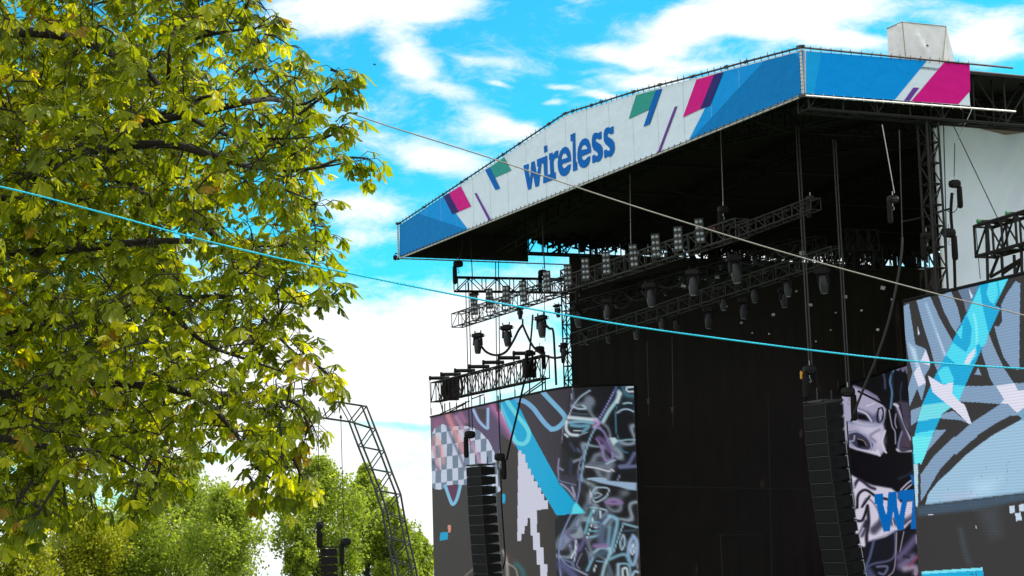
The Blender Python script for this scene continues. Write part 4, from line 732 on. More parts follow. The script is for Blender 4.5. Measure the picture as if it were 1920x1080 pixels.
HL = ['moving head lamp hanging lowest at the far left against the sky', 'moving head lamp second from the far left against the sky', 'moving head lamp third from the far left, above the cable loop', 'moving head lamp beside the leftmost blinder panel', 'small moving head between the blinders above the cable peak', 'small moving head left of the dark cloth edge', 'moving head just inside the dark cloth edge',
      'grey moving head, left one of the three bright-edged lamps on the front truss', 'grey moving head, middle one of the three bright-edged lamps on the front truss', 'largest grey moving head, right one of the three on the front truss', 'dim moving head hanging left of the three bright-edged lamps', 'dim moving head left of the second speaker chain near the scaffold frames',
      'small spotlight on the second truss just above the cyan rope', 'small spotlight on the second truss below the middle bright lamp', 'small spotlight on the second truss below the right bright lamp', 'small spotlight at the right end of the second truss', 'small lamp hanging near the dark cloth edge below the cyan rope', 'small lamp hanging across the cyan rope near the dark cloth edge', 'small lamp hanging across the cyan rope, third from the dark cloth edge',
      'dim lamp on the third truss, leftmost', 'dim lamp on the third truss, second from left', 'dim lamp on the third truss, third from left', 'dim lamp on the third truss, rightmost', 'flat lamp seen against the far lattice tower']
hp = mk_head()
for i, (x, y, v, s) in enumerate(HD):
    p = onV(x, y, v)
    r = (R_.uniform(-.12, .12), R_.uniform(-.1, .1), math.radians(R_.uniform(-40, 40)))
    if i == 0: hp.location = p; hp.rotation_euler = r; hp.scale = (s,)*3; hp['label'] = HL[0]
    else: dup(hp, p, HL[i], r, s)
# ---- small lamps with pale faces
def mk_par():
    t = thing('par_lamp', '', 'stage light', (0, 0, 0), 'small lamps with pale faces in the dark')
    mb = MB(); mb.lathe((0, .1, 0), (0, -1, 0), [(0, .06), (.03, .13), (.26, .16)], 10); mb.tube([(-.18, 0, 0), (-.18, 0, .25), (.18, 0, .25), (.18, 0, 0)], .015, 4); part('can', mb, M['plastic'], t, local=True)
    mb = MB(); mb.add([(-.15, -.17, -.10), (.13, -.17, -.13), (.16, -.17, .10), (-.12, -.17, .12)], [(0, 1, 2, 3)]); part('glint_face', mb, M['tag'], t, local=True)  # pale quad: lit lens faces and tiny glints put in as colour
    return t
PR = [(1281, 537, .9), (1344, 518, .95), (1414, 496, 1), (1502, 476, .9), (1655, 540, .75), (1584, 557, .7), (1519, 573, .6), (1450, 590, .6), (1389, 605, .55), (1492, 546, .4), (1615, 582, .4), (1566, 587, .35), (1646, 619, .45), (1672, 562, .35), (1410, 625, .35), (1442, 626, .3), (1322, 524, .3), (1557, 619, .28), (1530, 640, .25), (1363, 575, .25)]
PL = ['first, far left', 'second from left', 'third from left', 'fourth from left', 'right of the second speaker chain, upper', 'between the two speaker chains, upper', 'left of the first speaker chain end', 'lower middle, dim', 'lowest dim', 'tiny beside the first speaker chain', 'tiny right of the second speaker chain', 'tiny left of the second speaker chain', 'tiny by the lower cable curve', 'tiny by the upper cable curve', 'tiny above the cyan rope, left of a pair', 'tiny above the cyan rope, right of a pair', 'tiny between the first two', 'tiny lower between the speaker chains', 'tiny lowest between the speaker chains', 'tiny beneath the middle bright lamp']
pp = mk_par()
for i, (x, y, s) in enumerate(PR):
    p = onV(x, y, 9 + (i % 3)*2); lab = 'small pale faced lamp, ' + PL[i]; r = (R_.uniform(-.3, .3), R_.uniform(-.4, .4), R_.uniform(-.4, .3))
    if i == 0: pp.location = p; pp.rotation_euler = r; pp.scale = (s,)*3; pp['label'] = lab
    else: dup(pp, p, lab, r, s)
# ---- chain hoists
def mk_hoist():
    t = thing('chain_hoist', '', 'hoist', (0, 0, 0), 'chain hoists')
    mb = MB(); mb.lathe((-.30, 0, 0), (1, 0, 0), [(0, .10), (.03, .17), (.14, .21), (.30, .22), (.46, .2), (.57, .16), (.6, .09)], 12); mb.box((0, 0, .02), .34, .40, .34, bev=.05); part('motor', mb, M['plastic'], t, local=True, smooth=False)
    mb = MB(); mb.tube([(-.02, 0, -.2), (-.02, 0, -.34), (.04, 0, -.42), (.06, 0, -.50), (0, 0, -.55), (-.05, 0, -.5)], .022, 5); mb.tube([(0, 0, .2), (0, 0, .42)], .022, 5); part('hook', mb, M['alu'], t, local=True)
    mb = MB(); mb.lathe((-.22, 0, -.1), (0, 0, -1), [(0, .05), (.05, .13), (.3, .14), (.95, .145), (1.1, .13), (1.16, .06)], 10); part('chain_bag', mb, M['rubber'], t, local=True)
    return t
HO = [(onV(1518, 694, 3.8), 1.0, 0.3, 'covered chain hoist with orange strap above the front corner of the near speaker column'), (onV(1590, 735, 4.6), 1.0, math.pi-.3, 'chain hoist with long bag at the rear of the near speaker column'),
      (onU(1790, 345, 1.2), .85, math.pi, 'upper chain hoist with hanging bag in front of the white drape'), (onU(1779, 437, 1.2), .95, math.pi, 'lower chain hoist with bag in front of the white drape'), (onU(1737, 442, 1.0), .8, .2, 'chain hoist on the lattice tower beside the drape edge'),
      (onV(1356, 393, 3), .9, .5, 'chain hoist hanging mid roof above the front truss end'), (onV(1519, 373, 3), .7, .8, 'chain hoist in the dark between the two speaker chains'), (onV(1674, 374, 3.2), .8, .4, 'tangled chain hoist under the slanting wire in the dark'),
      (onU(859, 495, 42), 1.0, .2, 'chain hoist at the outer end of the far left truss'), (onV(881, 815, 4.0), 1.15, .1, 'chain hoist with bag above the far speaker column, left'), (onV(937, 857, 4.6), 1.1, math.pi, 'chain hoist at the rear of the far speaker column'),
      (onU(1018, 512, 42), 1.0, .5, 'chain hoist on top of the far left truss near the tower'), (onY(993, 662, 117), .95, .4, 'chain hoist above the left screen truss, left of two'), (onY(1012, 655, 117), 1.0, math.pi, 'chain hoist above the left screen truss, right of two'), (onU(1057, 648, 42), .9, 1.2, 'chain hoist beside the far lattice tower'), (onV(1085, 905-360, 3), .6, .2, 'small hoist just inside the dark cloth edge')]
ho = mk_hoist()
for i, (p, s, rz_, lab) in enumerate(HO):
    if i == 0: ho.location = p; ho.rotation_euler = (0, 0, rz_); ho.scale = (s,)*3; ho['label'] = lab
    else: dup(ho, p, lab, (0, 0, rz_), s)
mb = MB(); p = onV(1511, 704, 3.7) - Vv*.22; mb.box(p, .14, .06, .3, bev=.02); mb.tube([p+Vector((-.05, -.02, .2)), p+Vector((.03, -.03, .1)), p+Vector((.1, -.02, -.2))], .03, 5)
single('ratchet_strap', mb, M['orange'], 'orange strap bundle on the covered hoist', 'strap')
mb = MB(); p = onV(1339, 425, 3); mb.tube([p, p+Vector((0, 0, -.28))], .045, 5); single('connector', mb, M['red'], 'small red connector hanging beside the mid roof hoist', 'connector')
# ---- wires and cables
def wire(pts, r, mat, label, cat='cable', sag=None, group=None, name='cable', n=5):
    mb = MB(); mb.tube(pts, r, n); return single(name, mb, M[mat], label, cat, group)
def vw(x0, y0, x1, y1, v, r, label, mat='steel_grey', dbl=0, top=True):
    a, b = onV(x0, y0, v), onV(x1, y1, v); mb = MB()
    mb.tube([a, b], r, 5)
    if dbl: mb.tube([a+Uv*-dbl*.4+Vv*dbl, b+Uv*-dbl*.4+Vv*dbl], r, 5)
    return single('hanging_wire', mb, M[mat], label, 'wire', 'wires hanging from the roof')
vw(1351, 244, 1356, 385, 3, .02, 'pale wire from the front roof edge down to the mid roof hoist', 'rope_g')
vw(1492, 236, 1517, 684, 3.8, .035, 'pair of chains carrying the front of the near speaker column', 'steel_grey', .11)
vw(1562, 262, 1588, 726, 4.6, .03, 'pair of chains carrying the rear of the near speaker column', 'steel_grey', .1)
vw(1654, 234, 1677, 362, 3.2, .02, 'slanting pale wire right of the speaker chains', 'rope_g')
vw(1686, 244, 1692, 455, 3.6, .022, 'thin vertical cable right of the slanting wire')
vw(1181, 326, 1183, 474, 3, .02, 'thin pale wire below the left half of the front banner', 'rope_g')
vw(1016, 398, 1021, 504, 3, .035, 'pale wire below the banner left of the tower')
vw(882, 438, 886, 526, 3, .03, 'thin wire left end, below the banner'); vw(868, 452, 861, 488, 3, .03, 'short slanting wire to the hoist at the far left')
vw(1213, 640, 1216, 748, 8, .02, 'thin wire hanging in the dark with a small bracket', 'steel_grey'); vw(1260, 632, 1262, 764, 8, .022, 'second thin wire hanging in the dark with a clamp', 'steel_grey')
vw(929, 490, 932, 772, 6, .03, 'double vertical wire in front of the white cloud left of the tower', 'steel', .18)
vw(873, 530, 880, 806, 4, .03, 'double wire down to the hoist left of the far speaker column', 'steel', .18); vw(934, 742, 938, 850, 4.6, .04, 'dark wire crossing the left screen to the far speaker column', 'steel')
vw(1020, 505, 1022, 640, 8, .02, 'faint wire beside the far lattice tower', 'steel')
for i, (x0, y0, x1, y1, r, m_, lab) in enumerate(((1769, 232, 1777, 548, .025, 'steel', 'vertical wire in front of the white drape'), (1790, 268, 1789, 330, .02, 'steel', 'short wire above the upper hoist on the drape'), (1786, 232, 1871, 410, .022, 'steel', 'diagonal wire crossing the white drape'), (1822, 205, 1796, 262, .022, 'alu', 'pale sling from the banner pipe to the drape top'), (1829, 420, 1838, 523, .018, 'steel', 'thin wire from the green capped pipe to the right screen'))):
    mb = MB(); mb.tube([onU(x0, y0, 1.0), onU(x1, y1, 1.0)], r, 5); single('hanging_wire', mb, M[m_], lab, 'wire', 'wires hanging from the roof')
def cab(pxs, f, r, label, mat='rubber', name='cable', cat='cable'):
    mb = MB(); mb.tube([f(x, y) for x, y in spline(pxs, 5)], r, 6); return single(name, mb, M[mat], label, cat)
cab([(1785, 362), (1783, 400), (1786, 440), (1789, 480), (1791, 545)], lambda x, y: onU(x, y, 1.1), .07, 'thick dark cable bundle running down through both hoists on the drape')
cab([(1797, 372), (1794, 392), (1784, 399), (1776, 394)], lambda x, y: onU(x, y, 1.1), .02, 'small cable loop between the two hoists on the drape')
cab([(1783, 391), (1765, 396), (1745, 404), (1715, 411), (1690, 416)], lambda x, y: onU(x, y, 1.1), .05, 'bent cable arm reaching left from the drape hoists')
cab([(1692, 445), (1690, 480), (1680, 540), (1664, 610), (1643, 672), (1622, 722), (1606, 762), (1596, 790)], lambda x, y: onV(x, y, 4.7), .055, 'thick cable curving down to the near speaker column', 'steel_grey')
cab([(901, 647), (912, 660), (930, 666), (948, 660), (962, 640), (972, 620), (980, 609)], lambda x, y: onV(x, y, 3.2), .075, 'left half of the sagging cable loop below the far lamps')
cab([(980, 609), (988, 628), (1000, 650), (1018, 665), (1040, 671), (1058, 667), (1064, 658)], lambda x, y: onV(x, y, 3.2), .07, 'right half of the sagging cable loop below the far lamps')
cab([(980, 598), (980, 609)], lambda x, y: onV(x, y, 3.2), .06, 'short hanger at the peak of the cable loop')
cab([(999, 590), (996, 630), (992, 665)], lambda x, y: onV(x, y, 3.2), .06, 'dark cable dropping behind the third far lamp')
cab([(1022, 608), (1030, 616), (1037, 620), (1040, 660), (1043, 722)], lambda x, y: onV(x, y, 3.2), .07, 'dark cable bending down left of the far lattice tower')
cab([(1001, 660), (985, 710), (977, 742), (970, 775), (958, 825), (950, 862)], lambda x, y: onV(x, y, 4.6), .07, 'dark cable sloping across the left screen to the far speaker column')
cab([(1541, 735), (1532, 716), (1530, 700)], lambda x, y: onV(x, y, 3.7), .02, 'thin cable loop above the near speaker column')
cab([(939, 880), (941, 950), (945, 1010), (947, 1050), (941, 1070)], lambda x, y: onV(x, y, 4.9), .05, 'cable running down the back of the far speaker column')
cab([(1588, 790), (1592, 850), (1598, 920)], lambda x, y: onV(x, y, 4.4), .03, 'cable down the back of the near speaker column')
# ---- line arrays
def line_array(label, u0, v0, path, xl, yl, pitch, depth, n, tape):
    pts = [onU(x, y, u0) for x, y in spline(path, 6)]
    w = uvz(onV(xl, yl, v0))[0] - u0
    t = thing('line_array', label, 'speaker column', S(u0+w/2, v0+depth/2, pts[0].z), 'hanging speaker columns')
    seg = [0]
    for a, b in zip(pts, pts[1:]): seg.append(seg[-1]+(b-a).length)
    def at(s):
        s = min(s, seg[-1]-1e-4)
        for i in range(len(seg)-1):
            if seg[i] <= s <= seg[i+1]: return pts[i].lerp(pts[i+1], (s-seg[i])/(seg[i+1]-seg[i]))
    for k in range(n):
        if (k+1)*pitch > seg[-1]: break
        a, b = at(k*pitch), at((k+1)*pitch); tdn = (b-a).normalized(); bk = Vector((0, 0, 0)) + tdn.cross(Uv); bk = bk if bk.dot(Vv) > 0 else -bk
        g = .012; a2, b2 = a + tdn*g, b - tdn*g; ht = (b2-a2).length; W = Uv*w; dn = tdn
        fa, fb_ = a2 + bk*.05, b2 + bk*.05
        ra, rb = a2 + bk*depth + dn*ht*.14, b2 + bk*depth - dn*ht*.14
        ma, mb_ = a2 + bk*depth*.38, b2 + bk*depth*.38
        c = MB(); c.hexa([fb_, fb_+W, mb_+W, mb_], [fa, fa+W, ma+W, ma]); c.hexa([mb_, mb_+W, rb+W, rb], [ma, ma+W, ra+W, ra])
        o = part('cabinet', c, M['cab'], t)
        gr = MB(); m_ = .03
        gr.add([fa+Uv*m_+dn*m_-bk*.03, fb_+Uv*m_-dn*m_-bk*.03, fb_+W-Uv*m_-dn*m_-bk*.03, fa+W-Uv*m_+dn*m_-bk*.03], [(0, 1, 2, 3)]); gr.tube([fa+W*.02, fb_+W*.02], .018, 4)
        part('grille', gr, M['grille'], o)
        hd = MB(); q = a2.lerp(b2, .5) + bk*depth*.30 - Uv*.012
        hd.box(q, .015, .16, .16, Uv, bk, dn); hd.box(a2.lerp(b2, .28) + bk*depth*.30 - Uv*.012, .02, .2, .05, Uv, bk, dn); part('handle', hd, M['rubber'], o)
        es = MB(); es.tube([fb_-bk*.03+W, fa-bk*.03+W, fa-bk*.03-Uv*.012, fb_-bk*.03-Uv*.012], .016, 4); part('edge_highlight', es, M['steel_grey'], o)  # grey tube paints in the highlight along the cabinet's front edges
        rg = MB(); rg.tube([ra-Uv*.01-dn*.05, rb-Uv*.01+dn*.05], .02, 4); rg.box(ra.lerp(rb, .0)-dn*.03 - Uv*.015 - bk*.06, .03, .10, .05, Uv, bk, dn); part('rigging_plate', rg, M['alu'], o)
    fr = MB(); a = pts[0] + Vector((0, 0, .12)); fr.box(a + Vv*depth*.5 + Uv*w*.1, .08, depth*1.15, .09, Uv, Vv); fr.box(a + Vv*depth*.5 + Uv*w*.9, .08, depth*1.15, .09, Uv, Vv); fr.box(a + Vv*.1 + Uv*w*.5, w, .08, .09, Uv, Vv); fr.box(a + Vv*depth + Uv*w*.5, w, .08, .09, Uv, Vv)
    fr.tube([a + Vv*.2 + Uv*w*.5, a + Vv*.2 + Uv*w*.5 + Vector((0, 0, .6))], .03, 5); fr.tube([a + Vv*depth + Uv*w*.5, a + Vv*depth + Uv*w*.5 + Vector((0, 0, .5))], .03, 5)
    part('fly_frame', fr, M['steel_grey'], t)
    return t
p_ = uvz(onV(1546, 753, 3.4)); line_array('near hanging speaker column in front of the chrome artwork screen', p_[0], 3.4, [(1546, 755), (1551, 830), (1560, 905), (1572, 985), (1585, 1060), (1598, 1130), (1610, 1190)], 1506, 759, .575, .95, 16, 0)
p_ = uvz(onV(900, 873, 3.4)); line_array('far hanging speaker column in front of the left screen', p_[0], 3.4, [(900, 874), (903, 940), (908, 1010), (915, 1085), (924, 1150)], 874, 876, .595, 1.0, 13, 0)
# ---- trusses on top of the screens with pipe outriggers
def screen_truss(label, A, B, h, w, side, r, outs, olen, odir, orad, cap, group, drops):
    t = truss('screen_truss', label, A, B, w, h, side, r, h*.8, group, 'steel', lr=.7)
    t['category'] = 'truss'
    for p in outs:
        mb = MB(); cp = MB(); mb.tube([p, p + odir*olen], orad, 8); cp.lathe(p - odir*.03, odir, [(0, orad*.7), (.02, orad*1.35), (.14, orad*1.35), (.16, orad*.8)], 10)
        mb.box(p + odir*olen*.72, .12, .14, orad*3.2)
        o = part('outrigger_pipe', mb, M['steel'], t); part('pipe_end', cp, M[cap], o)
    mb = MB()
    for a, b in drops: mb.tube([a, b], r*.9, 5)
    part('hanger_frame', mb, M['steel'], t); return t
A = onY(816, 754, 147.5*KF); B = onY(1022, 709, 125.5*KF); dd = (B-A); dn_ = dd.normalized()
Yat = lambda x: (147.5 + (125.5-147.5)*(x-816)/206)*KF
outs = [onY(x, y-2, Yat(x)-.8) for x, y in ((805, 711), (826, 704), (852, 697), (878, 689.5), (905, 681.5), (934, 673), (962, 664.5))]
drops = []
for (x0, y0, x1, y1) in ((826, 755, 832, 778), (843, 754, 844, 774), (826, 776, 880, 752), (836, 776, 872, 757), (868, 755, 868, 770), (873, 752, 873, 769), (993, 712, 993, 741), (1017, 708, 1017, 735), (1022, 705, 1023, 734), (978, 742, 1020, 712), (984, 742, 1022, 716), (834, 756, 834, 776), (900, 740, 900, 765), (906, 740, 884, 748)):
    drops.append((onY(x0, y0, Yat(x0)), onY(x1, y1, Yat(x1))))
screen_truss('black truss above the left screen with a row of seven pipes sticking out', A, B, 1.42, .6, Vector((.9, .3, 0)).normalized(), .05, outs, 1.5, Vector((.97, .25, 0)), .13, 'rubber', 'trusses above the screens', drops)
t = thing('cable_case', 'black box of gathered cables inside the left screen truss end', 'case', onY(848, 750, 143*KF)); mb = MB()
for k in range(9): a = onY(832+k*4.0, 713-k*.9, 143.5*KF-k*.3); b = onY(834+k*3.8, 751-k*.6, 143.5*KF-k*.3); mb.tube([a, a.lerp(b, .5)+Vector((R_.uniform(-.15, .15), 0, 0)), b], .10, 5)
part('cable_bundle', mb, M['rubber'], t); mb = MB(); q = onY(846, 733, 143.8*KF); mb.box(q, 1.1, .5, 1.35, bev=.1); part('case_body', mb, M['plastic'], t)
t = thing('cable_case', 'black box of gathered cables at the right end of the left screen truss', 'case', onY(1000, 705, 126.5*KF)); mb = MB(); q = onY(991, 690, 127*KF); mb.box(q, .7, .5, 1.2, bev=.1); part('case_body', mb, M['plastic'], t)
mb = MB(); [mb.tube([onY(986+k*6, 672, 126.6*KF), onY(988+k*5, 708, 126.6*KF)], .07, 5) for k in range(4)]; part('cable_bundle', mb, M['rubber'], t)
for k, x in enumerate((805.5, 827, 853, 905, 935, 962)):
    a = onY(x, (711, 704, 697, 681, 673, 664)[k], Yat(x)-.85); zz = ZF+.05; mb = MB(); mb.tube([a, Vector((a.x+.05, a.y, zz-.0))], .018, 4); mb.tube([Vector((a.x+.05, a.y, zz+.5)), Vector((a.x+.05, a.y, zz))], .04, 4)
    single('screen_wire', mb, M['steel'], ('first', 'second', 'third', 'fourth', 'fifth', 'sixth')[k] + ' thin wire from the left, from a pipe end down to the left screen', 'wire', 'wires holding the left screen')
A = onY(1847, 482, 74.2); nd = (near_plan[-1]-near_plan[-3]); nd.z = 0; nd.normalize(); B = A + nd*9
outs = [onY(1833, 415, 73.6), onY(1887, 400.5, 71.8)]; outs += [outs[1] + (outs[1]-outs[0])*k for k in (1, 2)]
drops = []
for (x0, y0, x1, y1) in ((1849, 420, 1852, 528), (1878, 480, 1880, 520), (1901, 478, 1903, 514), (1915, 470, 1916, 510), (1857, 518, 1873, 478), (1857, 520, 1915, 486), (1882, 512, 1916, 488), (1906, 512, 1914, 486), (1925, 470, 1925, 512)):
    drops.append((onY(x0, y0, 73.4-(x0-1849)*.02), onY(x1, y1, 73.4-(x1-1849)*.02)))
screen_truss('black truss above the right screen with green-capped pipes sticking out', A, B, 1.22, .9, Vector((.92, .39, 0)), .075, outs, 1.15, Vector((.96, .28, 0)), .075, 'green', 'trusses above the screens', drops)
# ---- dome camera on the far banner corner
t = thing('dome_camera', 'small black dome camera on the far left banner corner', 'camera', onV(741, 482)); c = onV(741, 481)
mb = MB(); mb.tube([c+Vector((.35, 0, .18)), c+Vector((0, 0, .2)), c+Vector((0, 0, .05))], .04, 5); part('bracket', mb, M['steel'], t); mb = MB(); mb.lathe(c+Vector((0, 0, .08)), (0, 0, -1), [(0, .10), (.05, .14), (.2, .14), (.28, .11), (.33, .03)], 10); part('dome', mb, M['plastic'], t)

for (x0, y0, x1, y1, r_, lab) in ((1198, 912, 1512, 917, .03, 'thin horizontal pipe across the dark rear of the stage'), (1440, 735, 1447, 1080, .02, 'thin vertical line of rope in the dark middle of the stage'), (1347, 1003, 1430, 1003, .03, 'short horizontal pipe low in the dark stage'), (1351, 1003, 1355, 1080, .03, 'short upright low in the dark stage')):
    mb = MB(); mb.tube([onU(x0, y0, 38), onU(x1, y1, 38)], r_, 5); single('stage_pipe', mb, M['steel_grey'], lab, 'pipe', 'thin pipes in the dark stage')
for (x, y, v_, lab) in ((1261, 768, 8, 'small clamp at the end of the second thin wire'), (1216, 752, 8, 'small bracket at the end of the first thin wire')):
    mb = MB(); p = onV(x, y, v_); mb.box(p, .12, .1, .3, bev=.02); mb.tube([p+Vector((-.2, 0, .1)), p+Vector((.2, 0, .12))], .02, 4); mb.tube([p+Vector((0, 0, -.1)), p+Vector((0, 0, -.9))], .012, 4); single('wire_clamp', mb, M['steel_grey'], lab, 'clamp', 'clamps on thin wires')

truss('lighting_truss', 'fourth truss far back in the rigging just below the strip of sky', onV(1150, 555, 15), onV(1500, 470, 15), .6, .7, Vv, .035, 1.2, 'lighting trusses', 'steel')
rk = random.Random(31)
for i in range(16):
    x = 1110 + i*27 + rk.uniform(-9, 9); y = 548 - (x-1110)*.22 + rk.uniform(-14, 22); dup(hp, onV(x, y, rk.uniform(12, 16)), 'dim lamp hanging high in the dark rigging behind the bright lamps', (rk.uniform(-.3, .3), rk.uniform(-.4, .4), rk.uniform(-1, 1)), rk.uniform(.5, .75))['group'] = 'dim lamps deep in the rigging'
for i in range(14):
    x = rk.uniform(1085, 1480); y = 585 - (x-1085)*.27 + rk.uniform(-25, 10); w_ = rk.uniform(30, 75); v_ = rk.uniform(4, 11); dp = rk.uniform(8, 26)
    mb = MB(); mb.tube([onV(x + w_*k/10, y - w_*k/10*.28 + dp*math.sin(PI*k/10), v_) for k in range(11)], .035, 5); single('cable', mb, M['steel_dim'], 'dark cable sagging between the trusses inside the stage roof', 'cable', 'cables sagging between the trusses')
# ------------------------------------------------------------------ delay tower arm, its speakers
t = thing('crane_arm', 'tall curved black lattice arm leaning over the distant trees', 'crane', onY(760, 1080, 160))
k3 = lambda p: crop(560, 720, 3, p)
oc = k3([(190, 97), (355, 122), (405, 250), (455, 375), (500, 497), (548, 620), (573, 765), (600, 895), (632, 1030), (650, 1140), (662, 1260)]); ic = k3([(130, 190), (283, 212), (335, 350), (385, 475), (432, 598), (470, 715), (497, 860), (520, 990), (540, 1110), (556, 1260)])
DO = Vector((.32, 1.1, 0)); ch = MB(); lc = MB()
def ce(p): return onY(p[0], p[1], 160)
O = [ce(p) for p in oc]; I = [ce(p) for p in ic]
for off in (Vector((0, 0, 0)), DO):
    for rail in (O, I): ch = MB(); ch.tube([p+off for p in rail], .1, 6); part('chord', ch, M['crane'], t)
    tip = ce((597, 763))+off; lc.tube([tip, I[0]+off], .06, 5); lc.tube([I[0]+off, ce((631, 755))+off], .05, 5); lc.tube([ce((635, 755))+off, I[1]+off], .05, 5); lc.tube([O[1]+off, I[1]+off], .06, 5)
    for i in range(1, len(I)-1):
        lc.tube([I[i]+off, O[i+1]+off], .055, 5); lc.tube([O[i+1]+off, I[i+1]+off], .055, 5)
for a in O+I: lc.tube([a, a+DO], .045, 4)
part('lacing', lc, M['crane'], t)
for (x0, y0, x1, y1, lab) in ((597, 772, 597.5, 965, 'left thin wire hanging from the lattice arm tip'), (639, 780, 645, 1003, 'right thin wire hanging from the lattice arm')):
    mb = MB(); mb.tube([onY(x0, y0, 159), onY(x1, y1, 159)], .03, 4); mb.lathe(onY(x0, y0-2, 159), (0, 0, -1), [(0, .05), (.2, .14), (.35, .05)], 6); single('hanging_wire', mb, M['steel'], lab, 'wire', 'wires of the lattice arm')
dup(ho, onY(600, 985, 158.5), 'distant covered hoist above the small speaker column, upper left', (0, 0, 1.3), 1.9).scale = (1.3, 1.5, 1.5)
dup(ho, onY(648, 1016, 158.5), 'distant hoist right of the small speaker column', (0, 0, 0.2), 1.5)
t = thing('line_array', 'small distant speaker column in front of the trees', 'speaker column', onY(618, 1030, 158), 'hanging speaker columns')
for k in range(9):
    a = onY(617.5 + k*.5, 1036 + k*15.5, 158.5); mb = MB(); q = a; w = 1.25; mb.hexa([q+Vector((-.68, 0, -.32)), q+Vector((.68, 0, -.25)), q+Vector((.6, .8, -.22)), q+Vector((-.6, .8, -.26))], [q+Vector((-.68, 0, .34)), q+Vector((.62, 0, .30)), q+Vector((.6, .8, .26)), q+Vector((-.6, .8, .26))]); o = part('cabinet', mb, M['cab'], t)
mb = MB(); a = onY(617, 1026, 158.5); mb.box(a+Vector((.5, 0, 0)), 2.4, .15, .12); part('fly_frame', mb, M['steel'], t)
mb = MB(); mb.tube([onY(604, 1000, 158.5), onY(603, 1024, 158.5)], .06, 5); mb.tube([onY(641, 1030, 158.5), onY(643, 1120, 158.5)], .08, 5); part('sling', mb, M['rubber'], t)
# ------------------------------------------------------------------ foliage
def leaf_mesh(name, V, F, tone, mat, parent):
    me = bpy.data.meshes.new(name); me.vertices.add(len(V)); me.vertices.foreach_set('co', V.astype(np.float32).ravel())
    k = F.shape[1]; me.loops.add(F.size); me.loops.foreach_set('vertex_index', F.astype(np.int32).ravel()); me.polygons.add(len(F)); me.polygons.foreach_set('loop_start', np.arange(0, F.size, k, dtype=np.int32))
    at = me.attributes.new('tone', 'FLOAT', 'POINT'); at.data.foreach_set('value', tone.astype(np.float32)); me.materials.append(mat); me.update(calc_edges=True); me.validate()
    o = bpy.data.objects.new(name, me); COL.objects.link(o); o.parent = parent; return o
def orient(d, rng, roll=None):     # rotation matrices with local +Y along d
    d = d/np.linalg.norm(d, axis=1, keepdims=True); r = rng.normal(size=d.shape); x = np.cross(d, r); x /= np.linalg.norm(x, axis=1, keepdims=True)+1e-9; z = np.cross(x, d); return np.stack([x, d, z], 2)
# --- distant trees: many small leaf quads on clumps along rising limbs
def far_tree(label, px, pytop, Y, wpx, seed, mat, group, narrow=1.0, leaves=9000):
    rng = np.random.default_rng(seed); top = onY(px, pytop, Y); R = wpx*.5*Y/FPX; base = Vector((top.x, Y, GROUND)); H = top.z - GROUND
    t = thing('poplar_tree', label, 'tree', base, group); mb = MB(); mb.tube([base, base+Vector((.2, 0, H*.5)), Vector((top.x, Y, top.z-1))], [.34, .2, .05], 7)
    cl = []
    for k in range(int(60*narrow)+34):
        f = rng.uniform(.12, 1)**.8; prof = min(1, (1-f)*2.6+.10)*(1 if f > .45 else .85); a = rng.uniform(0, 2*PI); rr = R*prof*rng.uniform(.25, 1.0)
        c = np.array([base.x+rr*math.cos(a), Y+rr*math.sin(a), GROUND+H*f]); cl.append((c, R*rng.uniform(.18, .34)*(.6+.4*prof)))
        s = Vector((base.x, Y, max(GROUND+2, c[2]-rr*1.5-1))); mb.tube([s, (s+Vector(c))/2+Vector((0, 0, -.3)), Vector(c)], [.05, .035, .015], 4, cap=False)
    part('trunk', mb, M['bark2'], t)
    per = int(leaves*1.45)//len(cl); P = []
    for c, r in cl:
        q = rng.normal(size=(per, 3)); q /= np.linalg.norm(q, axis=1, keepdims=True); q *= (rng.uniform(.0, 1, (per, 1))**.45)*r*np.array([[1, 1, 1.5]]); P.append(q + c)
    P = np.concatenate(P); n = len(P); Rm = orient(rng.normal(size=(n, 3)), rng); s = rng.uniform(.17, .32, (n, 1, 1)); q = np.array([[-.5, 0, 0], [0, -.6, .1], [.5, 0, 0], [0, .7, -.05]])*s
    V = np.einsum('nij,nkj->nki', Rm, q) + P[:, None, :] - np.array(base); F = np.arange(n*4).reshape(n, 4); tone = np.repeat(np.clip(rng.normal(.5, .22, n), 0, .93), 4)
    leaf_mesh('crown', V.reshape(-1, 3), F, tone, mat, t)
GT = 'trees beyond the stage'
far_tree('yellow-green poplar at the lower left behind the chestnut', 150, 950, 190, 170, 1, M['leaf_far2'], GT, leaves=12000)
far_tree('yellow-green poplar at the bottom left edge', 40, 1000, 180, 150, 2, M['leaf_far2'], GT)
far_tree('broad green tree with its top behind the chestnut branches', 330, 892, 200, 320, 3, M['leaf_far'], GT, 1.6, 22000)
far_tree('green tree right of the broad one, lower rounded top', 425, 925, 190, 160, 4, M['leaf_far'], GT, leaves=9000)
far_tree('poplar between the chestnut twigs and the left wire', 600, 868, 205, 190, 5, M['leaf_far'], GT, 1.3, 15000)
far_tree('poplar with pointed top just left of the lattice arm', 684, 880, 215, 120, 6, M['leaf_far'], GT, 1.2, 12000)
far_tree('low poplar behind the lattice arm', 735, 948, 212, 110, 7, M['leaf_far'], GT, 1.0, 9000)
far_tree('small dark green tree between the lattice arm and left screen', 788, 1005, 220, 75, 8, M['leaf_far'], GT, .8, 6000)
far_tree('leafy tree filling the gap below the broad green tree', 235, 985, 195, 170, 9, M['leaf_far'], GT, 1.0, 10000)
far_tree('poplar low in front of the gap between the trees', 560, 985, 200, 70, 10, M['leaf_far'], GT, .6, 4000)
